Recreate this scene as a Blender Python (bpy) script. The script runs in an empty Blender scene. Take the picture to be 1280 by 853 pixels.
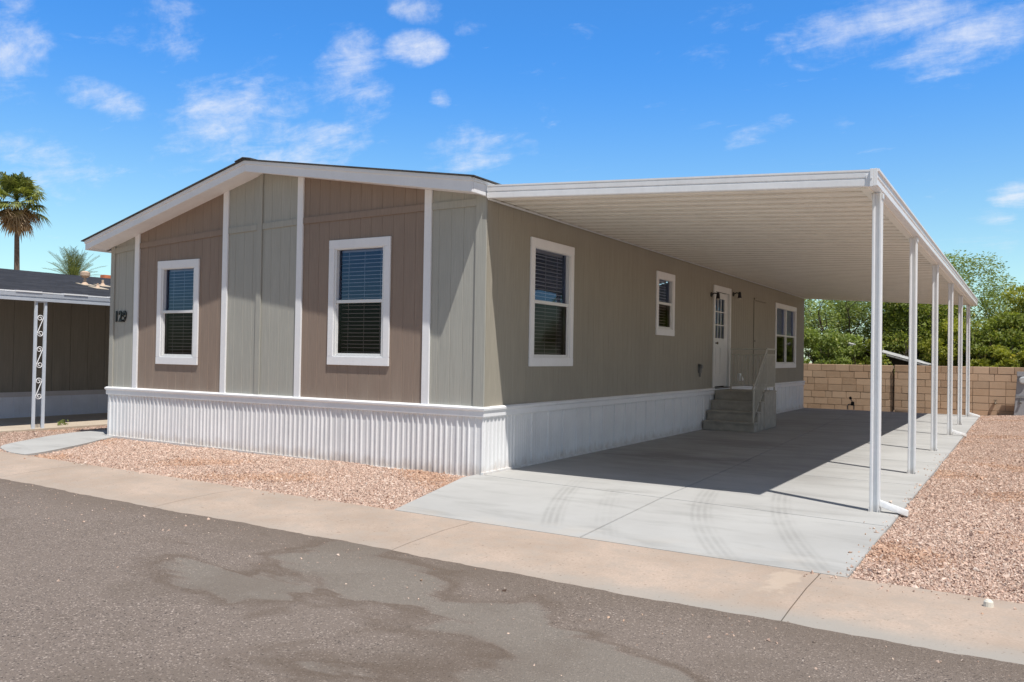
import bpy, bmesh, math, random
import numpy as np
from mathutils import Vector, Matrix
R = math.radians
SC = bpy.context.scene
COL = SC.collection
random.seed(7)
rng = np.random.default_rng(11)

# ------------------------------------------------------------------ shader helpers
class G:
    def __init__(s, tree): s.t = tree
    def n(s, typ, ins=None, **props):
        nd = s.t.nodes.new(typ)
        for k, v in props.items(): setattr(nd, k, v)
        for k, v in (ins or {}).items():
            sk = nd.inputs[k]
            if isinstance(v, bpy.types.NodeSocket): s.t.links.new(v, sk)
            elif isinstance(v, (tuple, list)) and sk.type == 'RGBA' and len(v) == 3: sk.default_value = (*v, 1)
            else: sk.default_value = v
        return nd
    def m(s, op, a, b=0.0, c=0.0, clamp=False):
        return s.n('ShaderNodeMath', {0: a, 1: b, 2: c}, operation=op, use_clamp=clamp).outputs[0]
    def v(s, op, a, b=(0, 0, 0)):
        nd = s.n('ShaderNodeVectorMath', {0: a, 1: b}, operation=op)
        return nd.outputs['Value'] if op in ('DOT_PRODUCT', 'LENGTH', 'DISTANCE') else nd.outputs[0]
    def noise(s, vec, scale, detail=4, rough=.55, dist=0.0):
        return s.n('ShaderNodeTexNoise', {'Vector': vec, 'Scale': scale, 'Detail': detail, 'Roughness': rough, 'Distortion': dist}).outputs['Fac']
    def ramp(s, x, lo, hi, a=0.0, b=1.0, smooth=True):
        return s.n('ShaderNodeMapRange', {'Value': x, 'From Min': lo, 'From Max': hi, 'To Min': a, 'To Max': b},
                   interpolation_type='SMOOTHSTEP' if smooth else 'LINEAR').outputs[0]
    def mix(s, f, a, b, blend='MIX'):
        nd = s.n('ShaderNodeMix', data_type='RGBA', blend_type=blend)
        for i, v in ((0, f), (6, a), (7, b)):
            sk = nd.inputs[i]
            if isinstance(v, bpy.types.NodeSocket): s.t.links.new(v, sk)
            elif i == 0: sk.default_value = v
            else: sk.default_value = (*v, 1)
        return nd.outputs[2]
    def scale(s, vec, sx, sy, sz):
        return s.v('MULTIPLY', vec, (sx, sy, sz))
    def bump(s, h, strength=.3, dist=.01):
        return s.n('ShaderNodeBump', {'Height': h, 'Strength': strength, 'Distance': dist}).outputs[0]

def mat(name):
    m = bpy.data.materials.new(name); m.use_nodes = True
    g = G(m.node_tree); m.node_tree.nodes.clear()
    out = g.n('ShaderNodeOutputMaterial')
    geo = g.n('ShaderNodeNewGeometry')
    g.pos = geo.outputs['Position']; g.nrm = geo.outputs['Normal']
    def fin(sh): g.t.links.new(sh, out.inputs['Surface']); return m
    return m, g, fin
def bsdf(g, col, rough=.6, normal=None, spec=.4, metal=0.0):
    d = {'Base Color': col, 'Roughness': rough, 'Specular IOR Level': spec, 'Metallic': metal}
    if normal is not None: d['Normal'] = normal
    return g.n('ShaderNodeBsdfPrincipled', d).outputs[0]
def mul(c, k): return tuple(min(1, x*k) for x in c)

def simple(name, c, rough=.55, var=.08, nscale=3.0, grime=0.0, spec=.4, metal=0.0, bump=.0, bscale=60, splash=0.0):
    m, g, fin = mat(name)
    a = g.noise(g.pos, nscale, 5, .6); b = g.noise(g.pos, nscale*14, 3)
    f = g.m('ADD', g.m('MULTIPLY', a, .7), g.m('MULTIPLY', b, .3))
    col = g.mix(g.ramp(f, .3, .7), mul(c, 1-var), mul(c, 1+var))
    if grime:
        st = g.noise(g.scale(g.pos, 9, 9, .9), 1.0, 5, .65)
        col = g.mix(g.m('MULTIPLY', g.ramp(st, .5, .75), grime), col, mul(c, .55))
    if splash:
        zz = g.n('ShaderNodeSeparateXYZ', {0: g.pos}).outputs[2]
        hh = g.m('ADD', zz, g.m('MULTIPLY', g.m('SUBTRACT', g.noise(g.scale(g.pos, 1, 1, .6), 7, 5, .7), .5), .35))
        col = g.mix(g.ramp(hh, .16, -.05, 0, splash), col, (.42, .33, .25))
    nm = g.bump(g.noise(g.pos, bscale, 4), bump, .004) if bump else None
    r = g.ramp(b, .3, .7, rough-.06, min(1, rough+.08))
    return fin(bsdf(g, col, r, nm, spec, metal))

def siding(name, c):
    m, g, fin = mat(name)
    fib = g.noise(g.scale(g.pos, 90, 90, 2.2), 1.0, 5, .65)
    big = g.noise(g.scale(g.pos, 1, 1, .45), 1.3, 4)
    st = g.noise(g.scale(g.pos, 7, 7, .5), 1.0, 4, .6)
    col = g.mix(g.ramp(fib, .25, .75), mul(c, .86), mul(c, 1.1))
    col = g.mix(g.m('MULTIPLY', g.ramp(big, .4, .7), .35), col, mul(c, .87))
    col = g.mix(g.m('MULTIPLY', g.ramp(st, .5, .72), .25), col, mul(c, 1.17))
    pch = g.noise(g.scale(g.pos, .8, .8, .8), .9, 6, .65)
    col = g.mix(g.m('MULTIPLY', g.ramp(pch, .45, .75), .28), col, mul(c, .80))
    zz = g.n('ShaderNodeSeparateXYZ', {0: g.pos}).outputs[2]
    dst = g.m('MULTIPLY', g.ramp(zz, 1.35, .8), g.ramp(g.noise(g.scale(g.pos, 4, 4, 1.2), 1, 5, .65), .35, .7))
    col = g.mix(g.m('MULTIPLY', dst, .22), col, (.46, .40, .33))
    return fin(bsdf(g, col, .78, g.bump(fib, .5, .005), .25))

M = {}
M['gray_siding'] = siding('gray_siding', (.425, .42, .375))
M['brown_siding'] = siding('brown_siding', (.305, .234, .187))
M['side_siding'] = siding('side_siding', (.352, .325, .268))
M['gray_trim'] = siding('gray_trim', (.425, .42, .375))
M['brown_trim'] = siding('brown_trim', (.315, .242, .195))
M['white'] = simple('white_paint', (.86, .86, .87), .5, .035, 2.0, .10, bump=.05)
M['white_skirt'] = simple('white_skirting', (.82, .82, .825), .42, .05, 2.0, .20, splash=.55)
M['white_metal'] = simple('white_metal', (.84, .85, .86), .38, .05, 1.6, .10, splash=.45)
M['pan_metal'] = simple('pan_metal', (.90, .87, .79), .36, .04, 1.2, .05)
M['pan_joint'] = simple('pan_joint', (.70, .66, .58), .5, .1, 3, .2)
M['vinyl'] = simple('white_vinyl', (.78, .78, .77), .35, .03, 6)
M['blind'] = simple('blind_slat', (.88, .87, .84), .5, .04, 6)
M['black'] = simple('black_metal', (.012, .012, .014), .4, .1, 10)
M['gray_box'] = simple('gray_box', (.17, .17, .17), .5, .1, 8)
M['interior'] = simple('interior', (.06, .055, .05), .8, .1, 2)
M['door_white'] = simple('door_white', (.74, .74, .73), .42, .03, 4, .05)
M['stair'] = simple('stair_concrete', (.40, .37, .32), .9, .18, 5, .25, bump=.4, bscale=90)
M['rail'] = simple('rail_paint', (.47, .45, .39), .5, .08, 9, .1)
M['tan_concrete'] = simple('tan_concrete', (.50, .42, .33), .9, .10, 2.5, .0, bump=.3, bscale=80)
M['nb_wall'] = siding('neighbour_siding', (.25, .235, .205))
M['nb_skirt'] = simple('neighbour_skirting', (.82, .85, .95), .7, .06, 3, .2)
M['nb_band'] = simple('neighbour_band', (.60, .58, .60), .5, .05, 4)
M['nb_fascia'] = simple('neighbour_fascia', (.62, .67, .74), .45, .05, 3, .1)
M['vent'] = simple('vent_pipe', (.60, .44, .32), .7, .12, 12)
M['terracotta'] = simple('terracotta', (.50, .20, .10), .8, .2, 6)
M['stucco'] = simple('stucco', (.52, .44, .34), .9, .06, 3)
M['pedestal'] = simple('pedestal_gray', (.33, .335, .35), .45, .06, 5, .12)
M['meter_glass'] = simple('meter_dome', (.55, .58, .6), .12, .1, 20, spec=.8)
M['brass'] = simple('old_brass', (.20, .17, .13), .5, .3, 20, metal=.6)
M['shed_roof'] = simple('corrugated_white', (.40, .40, .39), .6, .45, 5, .7)
M['shed_dark'] = simple('shed_timber', (.035, .030, .027), .9, .2, 5)
M['bark'] = simple('bark', (.085, .062, .045), .95, .3, 9, .2, bump=.7, bscale=40)
M['palm_bark'] = simple('palm_bark', (.17, .13, .10), .95, .3, 6, .2, bump=.8, bscale=12)
M['cap_white'] = simple('marker_cap', (.75, .70, .60), .6, .08, 20)

def mk_glass(name, ior, tint, rough, rc=(.92, .95, 1)):
    m, g, fin = mat(name)
    fr = g.n('ShaderNodeFresnel', {'IOR': ior}).outputs[0]
    w = g.noise(g.pos, 2.2, 2)
    gl = g.n('ShaderNodeBsdfGlossy', {'Color': rc, 'Roughness': rough, 'Normal': g.bump(w, .05, .02)}).outputs[0]
    tr = g.n('ShaderNodeBsdfTransparent', {'Color': tint}).outputs[0]
    return fin(g.n('ShaderNodeMixShader', {0: fr, 1: tr, 2: gl}).outputs[0])
M['glass'] = mk_glass('window_glass', 1.75, (.78, .80, .86), .004, (.44, .60, 1.0))
M['screen'] = mk_glass('screened_glass', 1.30, (.48, .43, .43), .05, (.6, .58, .58))

def shingle(name, c):
    m, g, fin = mat(name)
    br = g.n('ShaderNodeTexBrick', {'Vector': g.n('ShaderNodeMapping', {'Vector': g.pos, 'Rotation': (0, 0, R(90))}).outputs[0],
             'Color1': mul(c, .7), 'Color2': mul(c, 1.35), 'Mortar': mul(c, .35), 'Scale': 1.0, 'Mortar Size': .006,
             'Brick Width': .33, 'Row Height': .14, 'Bias': 0.0}, offset=.37)
    sp = g.noise(g.pos, 120, 3); bg = g.noise(g.pos, 1.2, 4)
    col = g.mix(g.m('MULTIPLY', g.ramp(sp, .4, .7), .5), br.outputs[0], mul(c, 1.7))
    col = g.mix(g.m('MULTIPLY', g.ramp(bg, .4, .7), .4), col, mul(c, .8))
    return fin(bsdf(g, col, .95, g.bump(g.m('SUBTRACT', 1.0, br.outputs['Fac']), .6, .01), .2))
M['shingle'] = shingle('roof_shingle', (.085, .080, .078))
M['nb_shingle'] = shingle('neighbour_shingle', (.036, .036, .040))

def attr_mat(name, rough=.9, trans=0.0, spec=.2, k=1.0):
    m, g, fin = mat(name)
    a = g.n('ShaderNodeAttribute', attribute_name='col').outputs['Color']
    nz = g.noise(g.pos, 55, 3)
    col = g.mix(g.ramp(nz, .3, .7, 0, .35), a, g.v('SCALE', a) if False else g.mix(1.0, a, (.72, .70, .68), 'MULTIPLY'))
    sh = bsdf(g, col, rough, None, spec)
    if trans:
        t = g.n('ShaderNodeBsdfTranslucent', {'Color': g.mix(1.0, a, (1.25, 1.25, .55), 'MULTIPLY')}).outputs[0]
        sh = g.n('ShaderNodeMixShader', {0: trans, 1: sh, 2: t}).outputs[0]
    return fin(sh)
M['stone'] = attr_mat('gravel_stone', .92)
M['leaf'] = attr_mat('leaf', .55, .38, .35)
M['frond'] = attr_mat('palm_frond', .5, .28, .4)

def block_mat():
    m, g, fin = mat('masonry_block')
    a = g.n('ShaderNodeAttribute', attribute_name='col').outputs['Color']
    n1 = g.noise(g.pos, 9, 5, .65); n2 = g.noise(g.pos, 110, 3)
    col = g.mix(g.m('MULTIPLY', g.ramp(n1, .4, .75), .35), a, (.62, .47, .34))
    col = g.mix(g.m('MULTIPLY', g.ramp(n2, .45, .7), .25), col, (.24, .16, .11))
    return fin(bsdf(g, col, .95, g.bump(n2, .5, .006), .15))
M['block'] = block_mat()
M['mortar'] = simple('mortar', (.34, .26, .19), .95, .12, 12, bump=.4)

def gravel_mat():
    m, g, fin = mat('gravel')
    vo = g.n('ShaderNodeTexVoronoi', {'Vector': g.pos, 'Scale': 42.0, 'Randomness': 1.0})
    hs = g.n('ShaderNodeSeparateColor', {'Color': vo.outputs['Color']}).outputs
    col = g.mix(hs[0], (.50, .345, .27), (.66, .495, .405))
    col = g.mix(g.ramp(hs[1], .72, .95), col, (.72, .58, .49))
    col = g.mix(g.ramp(hs[2], .82, .98), col, (.22, .13, .10))
    col = g.mix(g.ramp(vo.outputs['Distance'], .35, .75), col, (.17, .10, .07))
    big = g.noise(g.pos, .9, 4)
    col = g.mix(g.m('MULTIPLY', g.ramp(big, .5, .7), .4), col, (.40, .24, .15))
    return fin(bsdf(g, col, .95, g.bump(g.m('SUBTRACT', 1.0, vo.outputs['Distance']), .9, .02), .15))
M['gravel'] = gravel_mat()

def xy(g):
    s = g.n('ShaderNodeSeparateXYZ', {0: g.pos}).outputs
    return s[0], s[1]

def asphalt_mat():
    m, g, fin = mat('asphalt')
    X, Y = xy(g)
    fl = g.v('MULTIPLY', g.pos, (1, 1, 0))
    vo = g.n('ShaderNodeTexVoronoi', {'Vector': fl, 'Scale': 120.0})
    hc = g.n('ShaderNodeSeparateColor', {'Color': vo.outputs['Color']}).outputs
    f1 = g.noise(fl, 210, 3, .7)
    col = g.mix(g.ramp(f1, .3, .72), (.128, .110, .098), (.288, .250, .223))
    col = g.mix(g.ramp(hc[0], .86, .98), col, (.43, .385, .35))
    col = g.mix(g.ramp(hc[1], .88, .99), col, (.05, .045, .045))
    bg = g.noise(fl, .55, 5, .6)
    col = g.mix(g.ramp(bg, .35, .7, 0, .42), col, (.225, .198, .176))
    # dried puddle stains: paler middles with brown tide lines, only in the low spot before the drive
    st = g.n('ShaderNodeTexNoise', {'Vector': g.v('MULTIPLY', fl, (.62, 1.15, 1)), 'Scale': 1.05, 'Detail': 4.5, 'Roughness': .52, 'Distortion': .55}).outputs['Fac']
    q = g.n('ShaderNodeMapping', {'Vector': fl, 'Location': (2.35, -4.75, 0), 'Rotation': (0, 0, R(-16)), 'Scale': (2.7, 1.15, 1)}, vector_type='TEXTURE').outputs[0]
    reg = g.ramp(g.v('LENGTH', q), 1.15, .35)
    v = g.m('ADD', g.m('SUBTRACT', st, .60), g.m('MULTIPLY', reg, .135))
    rn = g.noise(fl, 2.2, 4)
    rim = g.m('MULTIPLY', g.ramp(v, -.075, -.004), g.ramp(v, .030, .0))
    rim = g.m('MULTIPLY', g.m('MULTIPLY', rim, g.ramp(rn, .30, .60, .25, 1.0)), g.ramp(reg, .0, .25))
    inn = g.m('MULTIPLY', g.ramp(v, .0, .05), g.ramp(reg, .0, .3))
    col = g.mix(g.m('MULTIPLY', inn, .55), col, (.222, .215, .193))
    v2 = g.m('ADD', g.m('SUBTRACT', g.noise(g.v('ADD', fl, (7.3, 2.1, 0)), .9, 5, .6), .5), g.m('MULTIPLY', reg, .06))
    col = g.mix(g.m('MULTIPLY', g.ramp(v2, .02, .16), .38), col, (.150, .128, .108))
    col = g.mix(g.m('MULTIPLY', rim, .58), col, (.118, .092, .071))
    # brownish damp band beside the curb
    dist = g.m('ADD', g.m('MULTIPLY', X, .035), Y)      # curb line is near -3.52
    w = g.m('ADD', dist, g.m('MULTIPLY', g.m('SUBTRACT', g.noise(fl, 1.1, 4), .5), .9))
    near = g.ramp(w, -4.25, -3.5)
    col = g.mix(g.m('MULTIPLY', near, .5), col, (.150, .124, .101))
    col = g.mix(1.0, col, (1.07, 1.0, .945), 'MULTIPLY')
    bmp = g.m('ADD', g.m('MULTIPLY', f1, .6), g.m('MULTIPLY', vo.outputs['Distance'], .8))
    return fin(bsdf(g, col, .88, g.bump(bmp, .8, .008), .25))
M['asphalt'] = asphalt_mat()

def curb_mat():
    m, g, fin = mat('curb_concrete')
    X, Y = xy(g)
    n1 = g.noise(g.pos, 1.1, 5, .6); n2 = g.noise(g.pos, 60, 4, .7); n3 = g.noise(g.pos, 5, 5, .7)
    col = g.mix(g.ramp(n1, .3, .7), (.40, .315, .25), (.53, .42, .34))
    col = g.mix(g.ramp(n2, .3, .75, 0, .55), col, (.34, .265, .21))
    col = g.mix(g.ramp(n3, .42, .68, 0, .75), col, (.40, .335, .28))
    d = g.m('ADD', g.m('MULTIPLY', X, .035), Y)
    w = g.m('ADD', d, g.m('MULTIPLY', g.m('SUBTRACT', g.noise(g.pos, 1.6, 4), .5), .30))
    gray = g.m('MULTIPLY', g.ramp(w, -3.25, -3.48), g.ramp(X, 2.2, 4.3, .25, .9))
    col = g.mix(gray, col, (.36, .335, .30))
    sp = g.noise(g.pos, 34, 3)
    col = g.mix(g.ramp(sp, .64, .72, 0, .55), col, (.17, .12, .09))
    # old mortar repair by the joint
    q = g.v('LENGTH', g.v('MULTIPLY', g.v('SUBTRACT', g.pos, (4.24, -2.86, 0)), (9.5, 2.6, 0)))
    q = g.m('ADD', q, g.m('MULTIPLY', g.m('SUBTRACT', g.noise(g.pos, 9, 4), .5), 2.0))
    col = g.mix(g.ramp(q, 1.05, .6, 0, .38), col, (.60, .49, .385))
    return fin(bsdf(g, col, .93, g.bump(n2, .4, .006), .2))
M['curb'] = curb_mat()

def drive_mat():
    m, g, fin = mat('driveway_concrete')
    X, Y = xy(g)
    n1 = g.noise(g.pos, .8, 5, .6); n2 = g.noise(g.pos, 75, 4, .7)
    br = g.noise(g.scale(g.pos, 1.2, 26, 1), 1.0, 4, .6)       # broom strokes across
    sm = g.noise(g.scale(g.pos, .8, 2.6, 1), 1.0, 5, .65, .4)
    col = g.mix(g.ramp(n1, .3, .7), (.405, .40, .385), (.475, .472, .455))
    col = g.mix(g.ramp(br, .3, .75, 0, .4), col, (.44, .435, .42))
    col = g.mix(g.ramp(n2, .35, .75, 0, .25), col, (.40, .39, .37))
    col = g.mix(g.ramp(sm, .48, .80, 0, .7), col, (.28, .275, .26))
    # tyre arcs
    fl = g.v('MULTIPLY', g.pos, (1, 1, 0))
    for cx, cy, r, wd, k, y0, y1 in ((15.55, 4.5, 15.0, .10, 1.0, -2.3, .6), (16.07, 4.5, 15.0, .10, .5, -2.4, .3),
                                 (11.93, 2.1, 9.4, .11, .95, -2.7, 1.0), (16.76, 3.2, 13.6, .10, .95, -2.8, 1.3)):
        dd = g.m('SUBTRACT', g.v('DISTANCE', fl, (cx, cy, 0)), r)
        band = g.ramp(g.m('ADD', g.m('ABSOLUTE', dd), g.m('MULTIPLY', g.m('SUBTRACT', g.noise(fl, 4, 4), .5), .05)), wd*1.35, wd*.55)
        lines = g.ramp(g.m('ADD', g.m('SINE', g.m('MULTIPLY', dd, 105)), g.m('MULTIPLY', g.m('SUBTRACT', g.noise(fl, 3, 3), .5), 1.2)), -1.2, 1.0, .3, 1)
        nz = g.ramp(g.noise(fl, 1.9, 5, .65), .32, .66, .12, 1)
        fade = g.m('MULTIPLY', g.ramp(Y, y0-.1, y0+.3), g.ramp(Y, y1+.3, y1-.9))
        f = g.m('MULTIPLY', g.m('MULTIPLY', band, lines), g.m('MULTIPLY', nz, fade))
        col = g.mix(g.m('MULTIPLY', f, k*.42), col, (.24, .235, .222))
    # oil stains under where a car stands
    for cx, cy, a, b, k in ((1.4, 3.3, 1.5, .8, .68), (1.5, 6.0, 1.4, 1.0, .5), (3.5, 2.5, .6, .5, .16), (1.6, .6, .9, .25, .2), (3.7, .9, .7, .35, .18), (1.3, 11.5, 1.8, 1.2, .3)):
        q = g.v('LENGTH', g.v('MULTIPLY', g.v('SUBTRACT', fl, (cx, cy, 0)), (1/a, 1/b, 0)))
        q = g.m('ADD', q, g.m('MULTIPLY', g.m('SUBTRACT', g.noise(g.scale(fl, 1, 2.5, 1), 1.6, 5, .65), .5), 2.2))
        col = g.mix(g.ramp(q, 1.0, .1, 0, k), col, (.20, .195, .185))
    edge = g.noise(fl, 2.3, 5)
    soil_shade = g.m('MULTIPLY', g.m('MULTIPLY', g.ramp(Y, .3, 2.2), g.ramp(X, 4.1, 3.2)), g.ramp(g.noise(g.scale(fl, .7, 1.6, 1), 1.3, 5, .65), .25, .7, .12, .55))  # patchy soiling, plus deeper carport shade put into the slab colour
    col = g.mix(soil_shade, col, (.235, .225, .21))
    col = g.mix(g.m('MULTIPLY', g.ramp(Y, -1.9, -2.5), g.ramp(edge, .4, .65, 0, .35)), col, (.48, .42, .35))
    return fin(bsdf(g, col, .87, g.bump(g.m('ADD', n2, g.m('MULTIPLY', br, .8)), .28, .004), .25))
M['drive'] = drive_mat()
M['joint_fill'] = simple('joint_fill', (.10, .09, .075), .95, .3, 20)

def dirt_mat():
    m, g, fin = mat('desert_ground')
    a = g.noise(g.pos, .35, 6, .6); b = g.noise(g.pos, 30, 4, .7)
    col = g.mix(g.ramp(a, .3, .7), (.30, .21, .145), (.42, .31, .22))
    col = g.mix(g.ramp(b, .35, .7, 0, .4), col, (.20, .14, .10))
    return fin(bsdf(g, col, .95, g.bump(b, .6, .02), .15))
M['dirt'] = dirt_mat()

# ------------------------------------------------------------------ mesh builder
class Fr:
    def __init__(s, o, a, b, c): s.o, s.a, s.b, s.c = Vector(o), Vector(a), Vector(b), Vector(c)
    def __call__(s, p): return s.o + s.a*p[0] + s.b*p[1] + s.c*p[2]
WORLD = Fr((0, 0, 0), (1, 0, 0), (0, 1, 0), (0, 0, 1))
def FRONT(x, z): return Fr((x, 0, z), (1, 0, 0), (0, 0, 1), (0, -1, 0))
def SIDE(y, z): return Fr((0, y, z), (0, 1, 0), (0, 0, 1), (1, 0, 0))

class MB:
    def __init__(s, fr=WORLD): s.v, s.f, s.fr, s.sm = [], [], fr, False
    def add(s, vs, fs):
        k = len(s.v); s.v += [s.fr(p) for p in vs]; s.f += [tuple(i+k for i in f) for f in fs]; return s
    def box(s, a, b):
        (x0, y0, z0), (x1, y1, z1) = a, b
        x0, x1 = min(x0, x1), max(x0, x1); y0, y1 = min(y0, y1), max(y0, y1); z0, z1 = min(z0, z1), max(z0, z1)
        return s.add([(x0,y0,z0),(x1,y0,z0),(x1,y1,z0),(x0,y1,z0),(x0,y0,z1),(x1,y0,z1),(x1,y1,z1),(x0,y1,z1)],
                     [(0,3,2,1),(4,5,6,7),(0,1,5,4),(1,2,6,5),(2,3,7,6),(3,0,4,7)])
    def hexa(s, bot, top):
        return s.add(list(bot)+list(top), [(0,3,2,1),(4,5,6,7),(0,1,5,4),(1,2,6,5),(2,3,7,6),(3,0,4,7)])
    def quad(s, *p): return s.add(p, [tuple(range(len(p)))])
    def prism(s, poly, axis, a, b):
        # polygon in the two other axes (cyclic order), extruded along axis
        def mk(p, t):
            q = list(p); q.insert(axis, t); return tuple(q)
        n = len(poly); vs = [mk(p, a) for p in poly] + [mk(p, b) for p in poly]
        fs = [tuple(range(n))[::-1], tuple(range(n, 2*n))] + [(i, (i+1) % n, n+(i+1) % n, n+i) for i in range(n)]
        return s.add(vs, fs)
    def loft(s, rings, closed=True, caps=True):
        n = len(rings[0]); vs = [p for r in rings for p in r]; fs = []
        for k in range(len(rings)-1):
            for i in range(n if closed else n-1):
                j = (i+1) % n; fs.append((k*n+i, k*n+j, (k+1)*n+j, (k+1)*n+i))
        if caps and closed: fs += [tuple(range(n))[::-1], tuple(range((len(rings)-1)*n, len(rings)*n))]
        return s.add(vs, fs)
    def tube(s, pts, rad, n=8, caps=True):
        pts = [Vector(p) for p in pts]; rads = rad if isinstance(rad, (list, tuple)) else [rad]*len(pts)
        rings = []; up = None
        for i, p in enumerate(pts):
            d = (pts[min(i+1, len(pts)-1)] - pts[max(i-1, 0)]).normalized()
            if up is None: up = Vector((0, 0, 1)) if abs(d.z) < .9 else Vector((1, 0, 0))
            x = d.cross(up).normalized(); y = x.cross(d).normalized(); up = y
            rings.append([p + (x*math.cos(t)+y*math.sin(t))*rads[i] for t in [2*math.pi*k/n for k in range(n)]])
        return s.loft(rings, True, caps)
    def build(s, name, m, parent=None, bevel=0.0, smooth=False, fixn=True):
        org = Vector(parent['org']) if parent is not None and 'org' in parent else Vector((0, 0, 0))
        me = bpy.data.meshes.new(name)
        me.from_pydata([tuple(v-org) for v in s.v], [], s.f)
        if fixn or bevel:
            bm = bmesh.new(); bm.from_mesh(me)
            if fixn: bmesh.ops.recalc_face_normals(bm, faces=bm.faces)
            if bevel:
                es = [e for e in bm.edges if len(e.link_faces) == 2 and e.calc_face_angle(0) > .5]
                bmesh.ops.bevel(bm, geom=es, offset=bevel, segments=2, affect='EDGES', clamp_overlap=True)
            bm.to_mesh(me); bm.free()
        if smooth:
            for p in me.polygons: p.use_smooth = True
        me.materials.append(m)
        return link(name, me, parent)
def link(name, me, parent=None):
    o = bpy.data.objects.new(name, me); COL.objects.link(o)
    if parent is not None:
        o.parent = parent; 
        if 'org' in parent: ORG[o.name] = parent['org']
    return o
ORG = {}
def np_mesh(name, V, F, m, parent=None, col=None, smooth=False):
    """V (n,3), F (k,c) all faces the same size"""
    org = np.array(parent['org'][:]) if parent is not None and 'org' in parent else np.zeros(3)
    V = (V-org).astype(np.float32); c = F.shape[1]
    me = bpy.data.meshes.new(name); me.vertices.add(len(V)); me.vertices.foreach_set('co', V.ravel())
    me.loops.add(F.size); me.loops.foreach_set('vertex_index', F.astype(np.int32).ravel())
    me.polygons.add(len(F)); me.polygons.foreach_set('loop_start', np.arange(0, F.size, c, dtype=np.int32))
    me.polygons.foreach_set('loop_total', np.full(len(F), c, dtype=np.int32))
    me.update(calc_edges=True)
    if col is not None:
        a = me.color_attributes.new('col', 'FLOAT_COLOR', 'POINT')
        a.data.foreach_set('color', np.hstack([col, np.ones((len(col), 1))]).astype(np.float32).ravel())
    me.polygons.foreach_set('use_smooth', np.full(len(F), bool(smooth)))
    me.materials.append(m)
    return link(name, me, parent)
def tag(o, label=None, cat=None, group=None, kind=None):
    for k, v in (('label', label), ('category', cat), ('group', group), ('kind', kind)):
        if v: o[k] = v
    return o
def thing(name, loc, label, cat, group=None):
    o = bpy.data.objects.new(name, None); COL.objects.link(o); o.location = loc; o['org'] = tuple(map(float, loc))
    o.empty_display_size = .3
    return tag(o, label, cat, group)
def sub(parent_obj):   # lets a mesh part carry children built in world coordinates
    parent_obj['org'] = tuple(Vector(ORG.get(parent_obj.name, (0, 0, 0))))
    return parent_obj
def copy_tree(o, parent=None):
    c = o.copy(); COL.objects.link(c); c.parent = parent
    for ch in list(o.children): copy_tree(ch, c)
    return c

# ------------------------------------------------------------------ setting
CB = lambda x: -2.41-.035*(x-.5)       # back edge of the curb
CF = lambda x: -3.54-.035*(x-.5)       # asphalt edge

MB().quad((-400,-400,-.09),(400,-400,-.09),(400,400,-.09),(-400,400,-.09)).build('ground', M['dirt'])
bpy.data.objects['ground']['kind'] = 'structure'

def road():
    xs = np.concatenate([np.linspace(-70, -8, 40), np.linspace(-7.9, 9, 340), np.linspace(9.2, 70, 40)])
    V = []; 
    w = np.zeros(len(xs))
    for fq, am in ((1.3, .018), (4.1, .010), (11, .007), (27, .005), (61, .003)):
        w += am*np.sin(xs*fq+rng.uniform(0, 6))
    for x, d in zip(xs, w):
        yf = CF(x)+d
        V += [(x, yf, -.040), (x, yf-.015, -.031), (x, yf-.6, -.03), (x, yf-3.2, -.012), (x, yf-7.0, -.03)]
    n = 5; F = [(i*n+j, (i+1)*n+j, (i+1)*n+j+1, i*n+j+1) for i in range(len(xs)-1) for j in range(n-1)]
    np_mesh('road', np.array(V), np.array(F)[:, ::-1], M['asphalt'], smooth=False)['kind'] = 'structure'
road()
def curb():
    mb = MB()
    js = [-70, -40, -22.1, -19.15, -16.2, -13.25, -10.3, -7.35, -4.4, -1.45, 1.5, 4.42, 7.37, 10.3, 13.3, 16.2, 40, 70]
    for a, b in zip(js[:-1], js[1:]):
        a += .004; b -= .004
        ns = 12
        rings = []
        for i in range(ns+1):
            x = a+(b-a)*i/ns
            rings.append([(x, CB(x)-.004, -.08), (x, CB(x)-.004, .0), (x, CB(x)-.45, .002), (x, CB(x)-.9, -.018), (x, CB(x)-1.3, -.046), (x, CB(x)-1.3, -.08)])
        mb.loft(rings)
    mb.build('curb', M['curb'])['kind'] = 'structure'
    mb = MB(); mb.prism([(-70, -.02-10.6+2.45+.04), (70, -.02-10.6-2.45+.04), (70, -12.2-2.45), (-70, -12.2+2.45)], 2, -.08, -.02)
    mb.build('far_curb', M['curb'])['kind'] = 'structure'
curb()

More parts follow.
